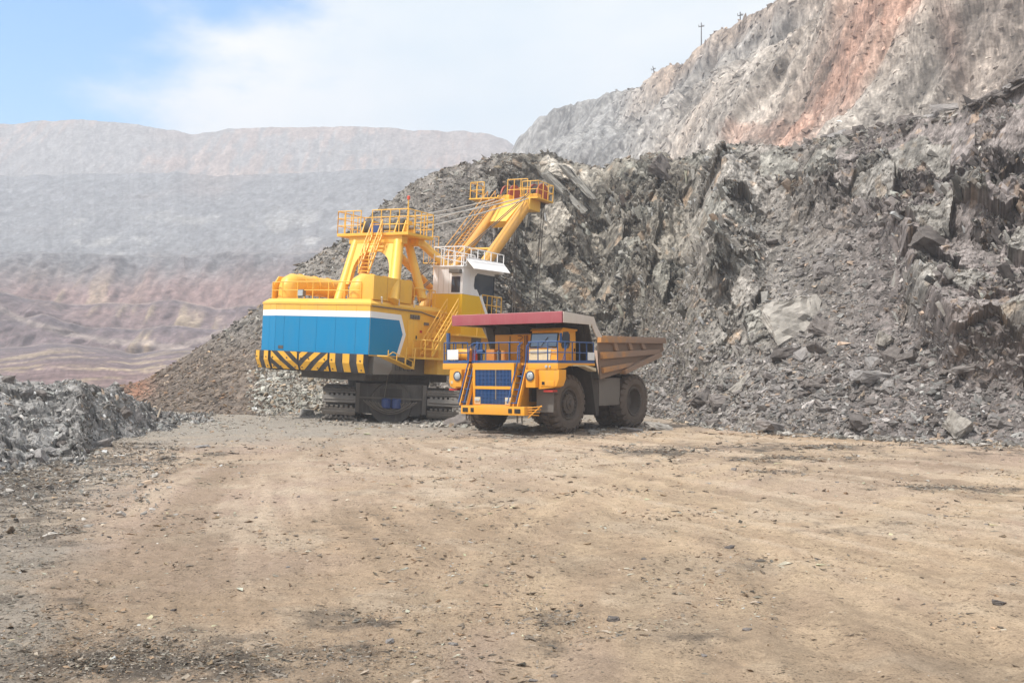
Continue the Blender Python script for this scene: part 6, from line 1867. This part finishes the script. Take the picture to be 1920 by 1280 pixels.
    rail([(XC, q0.y, q0.z), (XC, q1.y, q0.z), (XC - 1.5, q1.y, q0.z)], h=1.25, gap=0.6, r=0.035)
    # ---- side stairs, landing, folding steps
    ladder('side_stair', E(799, 668, 0, 4.55), E(848, 585, 0, 4.55), 0.85, 11, Y, 0.85, across=Vector((1, 0, 0)), tread=0.22)
    lz = E(800, 670, 0, 4.9).z
    MB().box((XR + 0.03, -3.2, lz - 0.12), (5.0, -0.6, lz)).build('landing', Y, t, 0.01)
    rail([(XR + 0.4, -3.15, lz), (4.95, -3.15, lz), (4.95, -0.65, lz)], h=1.05, gap=0.85, r=0.035)
    f0, f1 = E(716, 668, 0, 4.4), E(768, 692, 0, 4.4)
    fs_ = bpy.data.objects.new('folding_step', None); COL.objects.link(fs_); fs_.parent = t
    wv = Vector((0.35, 0, 0))
    MB().hexa([f0 - wv, f0 + wv, f1 + wv, f1 - wv], [p + Vector((0, 0, 0.07)) for p in (f0 - wv, f0 + wv, f1 + wv, f1 - wv)]).build('step_board', Y, fs_)
    mb = MB()
    for f in (0.05, 0.35, 0.65, 0.92):
        p = f0.lerp(f1, f) + wv
        mb.tube([p, p + Vector((0, 0, 0.42))], 0.03, 5)
    mb.tube([f0 + wv, f0.lerp(f1, 0.2) + wv + Vector((0, 0, 0.42)), f0.lerp(f1, 0.92) + wv + Vector((0, 0, 0.42))], 0.03, 5)
    mb.tube([f1 + wv * .8, f1 + wv * .8 + Vector((-0.1, 0.25, 1.25))], 0.04, 6); mb.tube([f1 - wv, f1 - wv + Vector((-0.1, 0.25, 1.25))], 0.04, 6)
    mb.build('step_rail', Y, fs_)
    # ---- boom
    BM = M['e_boom']
    foot_y, foot_z, top_y, top_z = 3.0, 5.45, 15.1, 16.35
    for x, r in ((1.25, 0.43), (-1.25, 0.38)):
        b = MB().tube([(x, foot_y, foot_z), (x, foot_y + 0.55 * (top_y - foot_y), foot_z + 0.55 * (top_z - foot_z)), (x, top_y, top_z)], [r, r, r], 22)
        b.build('boom_tube', BM, t)
    mb = MB()
    bdir = Vector((0, top_y - foot_y, top_z - foot_z)).normalized()
    def bp_(f): return Vector((0, foot_y + (top_y - foot_y) * f, foot_z + (top_z - foot_z) * f))
    a0, a1 = bp_(0.80), bp_(1.0)
    up_ = Vector((0, -bdir.z, bdir.y))
    MB().hexa([a0 + Vector((-0.75, 0, 0)) - up_ * .3 + bdir * 0.5, a0 + Vector((0.75, 0, 0)) - up_ * .3 + bdir * 0.5, a0 + Vector((0.75, 0, 0)) + up_ * .3 + bdir * 0.5, a0 + Vector((-0.75, 0, 0)) + up_ * .3 + bdir * 0.5],
              [a1 + Vector((-1.0, 0, 0)) - up_ * .36, a1 + Vector((1.0, 0, 0)) - up_ * .36, a1 + Vector((1.0, 0, 0)) + up_ * .36, a1 + Vector((-1.0, 0, 0)) + up_ * .36]).build('boom_web', Y, t, 0.03)
    for f in (0.45, 0.62):
        q = bp_(f)
        MB().tube([q + Vector((-1.25, 0, 0)) + up_ * 0.15, q + Vector((1.25, 0, 0)) + up_ * 0.15], 0.10, 10).build('cross_tube', Y, t)
    hz = top_z + 0.05
    MB().box((-1.75, top_y - 0.5, top_z - 0.5), (1.75, top_y + 1.2, top_z + 0.35)).build('boom_head', Y, t, 0.08)
    pf = MB().box((-3.5, top_y - 1.0, top_z + 0.352), (-0.9, top_y + 1.0, top_z + 0.45)); pf.box((0.9, top_y - 0.4, top_z + 0.352), (2.35, top_y + 2.2, top_z + 0.45)); pf.box((-0.899, top_y + 1.3, top_z + 0.352), (0.899, top_y + 2.2, top_z + 0.45))
    pf.build('head_platform', Y, t)
    zz = top_z + 0.45
    rail([(-3.45, top_y + 0.9, zz), (-3.45, top_y - 0.9, zz), (-2.2, top_y - 0.9, zz)], h=1.25, gap=0.8, r=0.035)
    rail([(2.3, top_y - 0.3, zz), (2.3, top_y + 2.15, zz), (-1.0, top_y + 2.15, zz)], h=1.25, gap=0.7, r=0.035)
    rail([(0.9, top_y - 0.3, zz), (2.3, top_y - 0.3, zz)], h=1.25, gap=0.9, r=0.035)
    rail([(-0.9, top_y + 0.5, zz), (0.9, top_y + 0.5, zz)], h=1.6, gap=0.6, r=0.035)
    HS = []
    for x in (-1.15, 1.35):
        c = Vector((x, top_y + 1.5, top_z + 0.75))
        HS.append(c)
        sh = MB().lathe([(-0.22, 0.8), (-0.22, 0.92), (-0.1, 0.82), (0.0, 0.92), (0.1, 0.82), (0.22, 0.92), (0.22, 0.8)], c, (1, 0, 0), 32).build('head_sheave', M['t_dark'], t)
        n_ = 14
        ring = [(c.y + 1.0 * math.cos(a), c.z + 1.05 * math.sin(a)) for a in np.linspace(R(-10), R(190), n_)]
        for xa, xb in ((x - 0.42, x - 0.30), (x + 0.30, x + 0.42)):
            MB().prism(ring + [(c.y - 0.98, c.z - 0.4), (c.y + 0.98, c.z - 0.4)], 0, xa, xb).build('sheave_guard', M['dull_red'], t)
        MB().box((x - 0.55, top_y + 0.3, top_z + 0.36), (x + 0.55, top_y + 1.0, top_z + 0.85)).build('bearing_block', Y, t, 0.05)
    # boom ladder with landing
    lo_, up2 = bp_(0.40) + Vector((-1.9, 0, 0.35)), bp_(0.98) + Vector((-1.9, 0, 0.35))
    ladder('boom_ladder', lo_, up2, 0.7, 26, BM, 0.95, across=Vector((1, 0, 0)), tread=0.2)
    ld = bp_(0.50) + Vector((-2.7, 0, 0.2))
    MB().box((ld.x - 0.8, ld.y - 0.8, ld.z - 0.06), (ld.x + 0.9, ld.y + 0.6, ld.z)).build('ladder_landing', Y, t)
    rail([(ld.x + 0.5, ld.y - 0.78, ld.z), (ld.x - 0.78, ld.y - 0.78, ld.z), (ld.x - 0.78, ld.y + 0.55, ld.z)], BM, h=1.9, gap=0.65, r=0.03)
    # ---- ropes
    def sag(a, b, s, n=8):
        a, b = Vector(a), Vector(b)
        return [a.lerp(b, k / n) - Vector((0, 0, s * 4 * (k / n) * (1 - k / n))) for k in range(n + 1)]
    for x, xe, dz in ((-1.0, -1.15, 0.75), (-0.8, -0.75, -0.2), (1.6, 1.15, 0.75), (1.8, 1.55, -0.2)):
        MB().tube(sag((x, -1.2, FZ + 0.5 + dz * 0.7), (xe, top_y - 0.2, top_z + 0.45 + 0.1 * dz), 0.18), 0.045, 6).build('suspension_rope', M['rope'], t)
    for c in HS:
        for dx in (-0.1, 0.1):
            a = Vector((c.x * 0.6 + dx, 1.5, 8.3))
            MB().tube([a, Vector((c.x + dx, c.y - 0.72, c.z + 0.52))], 0.035, 6).build('hoist_rope', M['rope_dark'], t)
            MB().tube([Vector((c.x + dx, c.y + 0.9, c.z)), Vector((c.x * 0.7 + dx, c.y + 0.9, 4.0))], 0.035, 6).build('hoist_rope', M['rope_dark'], t)
    # ---- dipper and handle (behind the truck)
    MB().bar((0, 5.2, 8.0), (0, top_y + 2.2, 3.0), 0.7, 0.8).build('dipper_handle', BM, t, 0.04)
    MB().prism([(top_y + 1.6, 1.4), (top_y + 3.6, 1.1), (top_y + 3.9, 3.9), (top_y + 1.8, 4.2)], 0, -1.6, 1.6).build('dipper', M['e_under'], t, 0.08)
    # ---- undercarriage, turned to face the way the machine walked in
    ur = R(39)
    uM = Matrix.Rotation(ur, 4, 'Z')
    def upart(mb, name, mat, parent=t, **k):
        o = mb.build(name, mat, parent, **k)
        if parent is t: o.matrix_local = uM @ o.matrix_local
        return o
    mb = MB().box((-2.2, -4.2, 0.42), (2.2, 3.6, 2.3)); mb.box((-3.2, -2.6, 0.9), (3.2, 2.6, 1.6)); mb.lathe([(2.0, 2.55), (2.46, 2.55)], (0, 0, 0), (0, 0, 1), 40)
    upart(mb, 'carbody', U, bevel=0.05)
    mb = MB()
    for s in (-1, 1): mb.box((s * 2.05 - 0.12, -4.5, 0.5), (s * 2.05 + 0.12, -3.4, 2.3))
    mb.box((-1.95, -4.42, 1.36), (1.95, -4.30, 1.46))
    upart(mb, 'carbody_bracket', M['t_grey'])
    for x in (-0.30, 0.32):
        m_ = MB().lathe([(0, 0.24), (0.05, 0.30), (0.55, 0.30), (0.62, 0.24)], (x, -4.62, 0.80), (0, 0, 1), 18)
        upart(m_, 'swing_motor', M['motor'])
    upart(MB().box((-0.7, -4.45, 1.5), (0.65, -4.19, 2.0)), 'motor_mount', M['t_dark'])
    upart(MB().lathe([(0, 1.32), (0.14, 1.28), (0.14, 0.0)], (0, -4.2, 1.05), (0, -1, 0), 36), 'cable_drum', M['e_under'])
    for k in range(7):
        x0, x1, zz, dr = -1.7 + 0.18 * k, 1.6 - 0.2 * k, 1.25 - 0.02 * k, 0.85 - 0.08 * k
        pts = [Vector((x0 + (x1 - x0) * f, -4.62 - 0.08 * (k % 3), zz - dr * (1 - (2 * f - 1) ** 2) * (0.9 + 0.1 * (k % 2)))) for f in np.linspace(0, 1, 11)]
        pts = [Vector((p.x, p.y, max(p.z, 0.2))) for p in pts]
        upart(MB().tube(pts, 0.045, 6), 'power_cable', M['hose'])
    upart(MB().tube([(-0.25, -4.5, 2.9), (-0.38, -4.6, 1.8), (-0.42, -4.55, 1.4)], 0.035, 6), 'power_cable', M['hose'])
    for s in (-1, 1):
        c = bpy.data.objects.new('crawler', None); COL.objects.link(c); c.parent = t
        c.matrix_local = uM @ Matrix.Translation((s * 3.15, 0, 0))
        h, rr, ln = 1.95, 0.88, 4.3
        mb = MB().box((-0.62, -ln + 0.2, 0.32), (0.62, ln - 0.2, 1.45)); mb.box((-0.8, -3.0, 0.6), (0.8, 3.0, 1.2))
        mb.build('track_frame', U, c, 0.04)
        for yy in (-ln, ln):
            MB().lathe([(-0.55, 0.62), (-0.55, 0.74), (0.55, 0.74), (0.55, 0.62)], (0, yy, 0.92), (1, 0, 0), 28).build('drive_wheel', U, c)
        # shoes round the loop
        n_str, n_arc = 13, 4
        loop = []
        for k in range(n_str): loop.append((Vector((0, -ln + 2 * ln * (k + 0.5) / n_str, 0.92 - rr)), math.pi))
        for k in range(n_arc):
            a = -math.pi / 2 + math.pi * (k + 0.5) / n_arc
            loop.append((Vector((0, ln + rr * math.cos(a), 0.92 + rr * math.sin(a))), a - math.pi / 2))
        for k in range(n_str): loop.append((Vector((0, ln - 2 * ln * (k + 0.5) / n_str, 0.92 + rr)), 0.0))
        for k in range(n_arc):
            a = math.pi / 2 + math.pi * (k + 0.5) / n_arc
            loop.append((Vector((0, -ln + rr * math.cos(a), 0.92 + rr * math.sin(a))), a - math.pi / 2))
        if 'shoe' not in SHOE:
            mbs = MB().box((-0.98, -0.22, 0.0), (0.98, 0.22, 0.12))
            for q in range(6):
                x = -0.72 + 0.29 * q
                mbs.box((x - 0.075, 0.2, -0.06), (x + 0.075, 0.36, 0.11))
            mbs.box((-0.9, -0.06, 0.12), (0.9, 0.06, 0.19))
            SHOE['shoe'] = mbs
        mesh = None
        for (p, a) in loop:
            if mesh is None:
                so = SHOE['shoe'].build('track_shoe', M['e_shoe'], c); mesh = so.data
            else:
                so = link('track_shoe', mesh, c)
            so.location = p; so.rotation_euler = (a, 0, 0)
    return t
SHOE = {}
SHOVEL = build_shovel()
# =================================================================== power poles on the skyline, cables and a stick on the mound
def pole(px, py_top, py_base, label, tilt=0.0, arm=0.42, low_arm=0.16):
    k = (HILL['TT'] > 0.97) & (HILL['back'] < 0.4)
    idx = np.where(k)[0]
    scr = HZ - (HILL['Z'][idx] - CH) / HILL['Y'][idx] * F
    sp = 960 + HILL['X'][idx] / HILL['Y'][idx] * F
    j = idx[np.argmin((sp - px) ** 2 + (scr - py_base) ** 2)]
    d = float(HILL['Y'][j]) + 1.0
    base = P(px, py_base, d); top = P(px, py_top, d)
    H = top.z - base.z
    t = empty('utility_pole', (base.x, base.y, base.z - 1.2))
    t.rotation_euler = (0, tilt, 0)
    tag(t, label, 'utility pole')
    r = 0.16
    MB().tube([(0, 0, 0), (0, 0, H + 1.2)], [r * 1.15, r * 0.8], 8).build('pole', M['t_dark'], t)
    za = 1.2 + H - (H * low_arm)
    w = H * arm
    MB().bar((-w / 2, 0, za - 0.12), (w / 2, 0, za + 0.12), 0.2, 0.2).build('crossarm', M['t_dark'], t)
    for x in (-w * 0.46, 0.3, w * 0.46):
        MB().lathe([(0, 0.06), (0.15, 0.12), (0.4, 0.08), (0.45, 0)], (x, 0, za + 0.1), (0, 0, 1), 8).build('insulator', M['t_grey'], t)
    return t
pole(1315, 43, 87, 'tallest dark utility pole with a single crossarm on the ridge', 0.0, 0.24, 0.16)
pole(1388, 23, 38, 'short dark utility pole higher up the ridge', 0.0, 0.7, 0.42)
pole(1228, 124, 138, 'small leaning utility pole lowest on the ridge', -0.2, 0.6, 0.45)

def mound_line(name, pix, r, mat, label, cat):
    pts = []
    for (px, py) in pix:
        Zs = HZ - (MOUND['Z'] - CH) / MOUND['Y'] * F
        k = np.argmin((960 + MOUND['X'] / MOUND['Y'] * F - px) ** 2 + (Zs - py) ** 2)
        pts.append(Vector((MOUND['X'][k], MOUND['Y'][k] - 0.15, MOUND['Z'][k] + 0.10)))
    o = MB().tube(pts, r, 6).build(name, mat)
    return tag(o, label, cat)
mound_line('discarded_cable', [(88, 801), (110, 799), (128, 796), (143, 789), (160, 788)], 0.05, M['hose'], 'black cable snaking over the foot of the rubble mound', 'cable')
mound_line('discarded_cable', [(197, 768), (204, 763), (214, 763), (230, 771), (250, 781)], 0.05, M['hose'], 'black cable looping over the crest side of the rubble mound', 'cable')
mound_line('stick', [(297, 788), (300, 778), (303, 768)], 0.06, M['wood'], 'pale wooden stick standing at the thin end of the mound', 'stick')
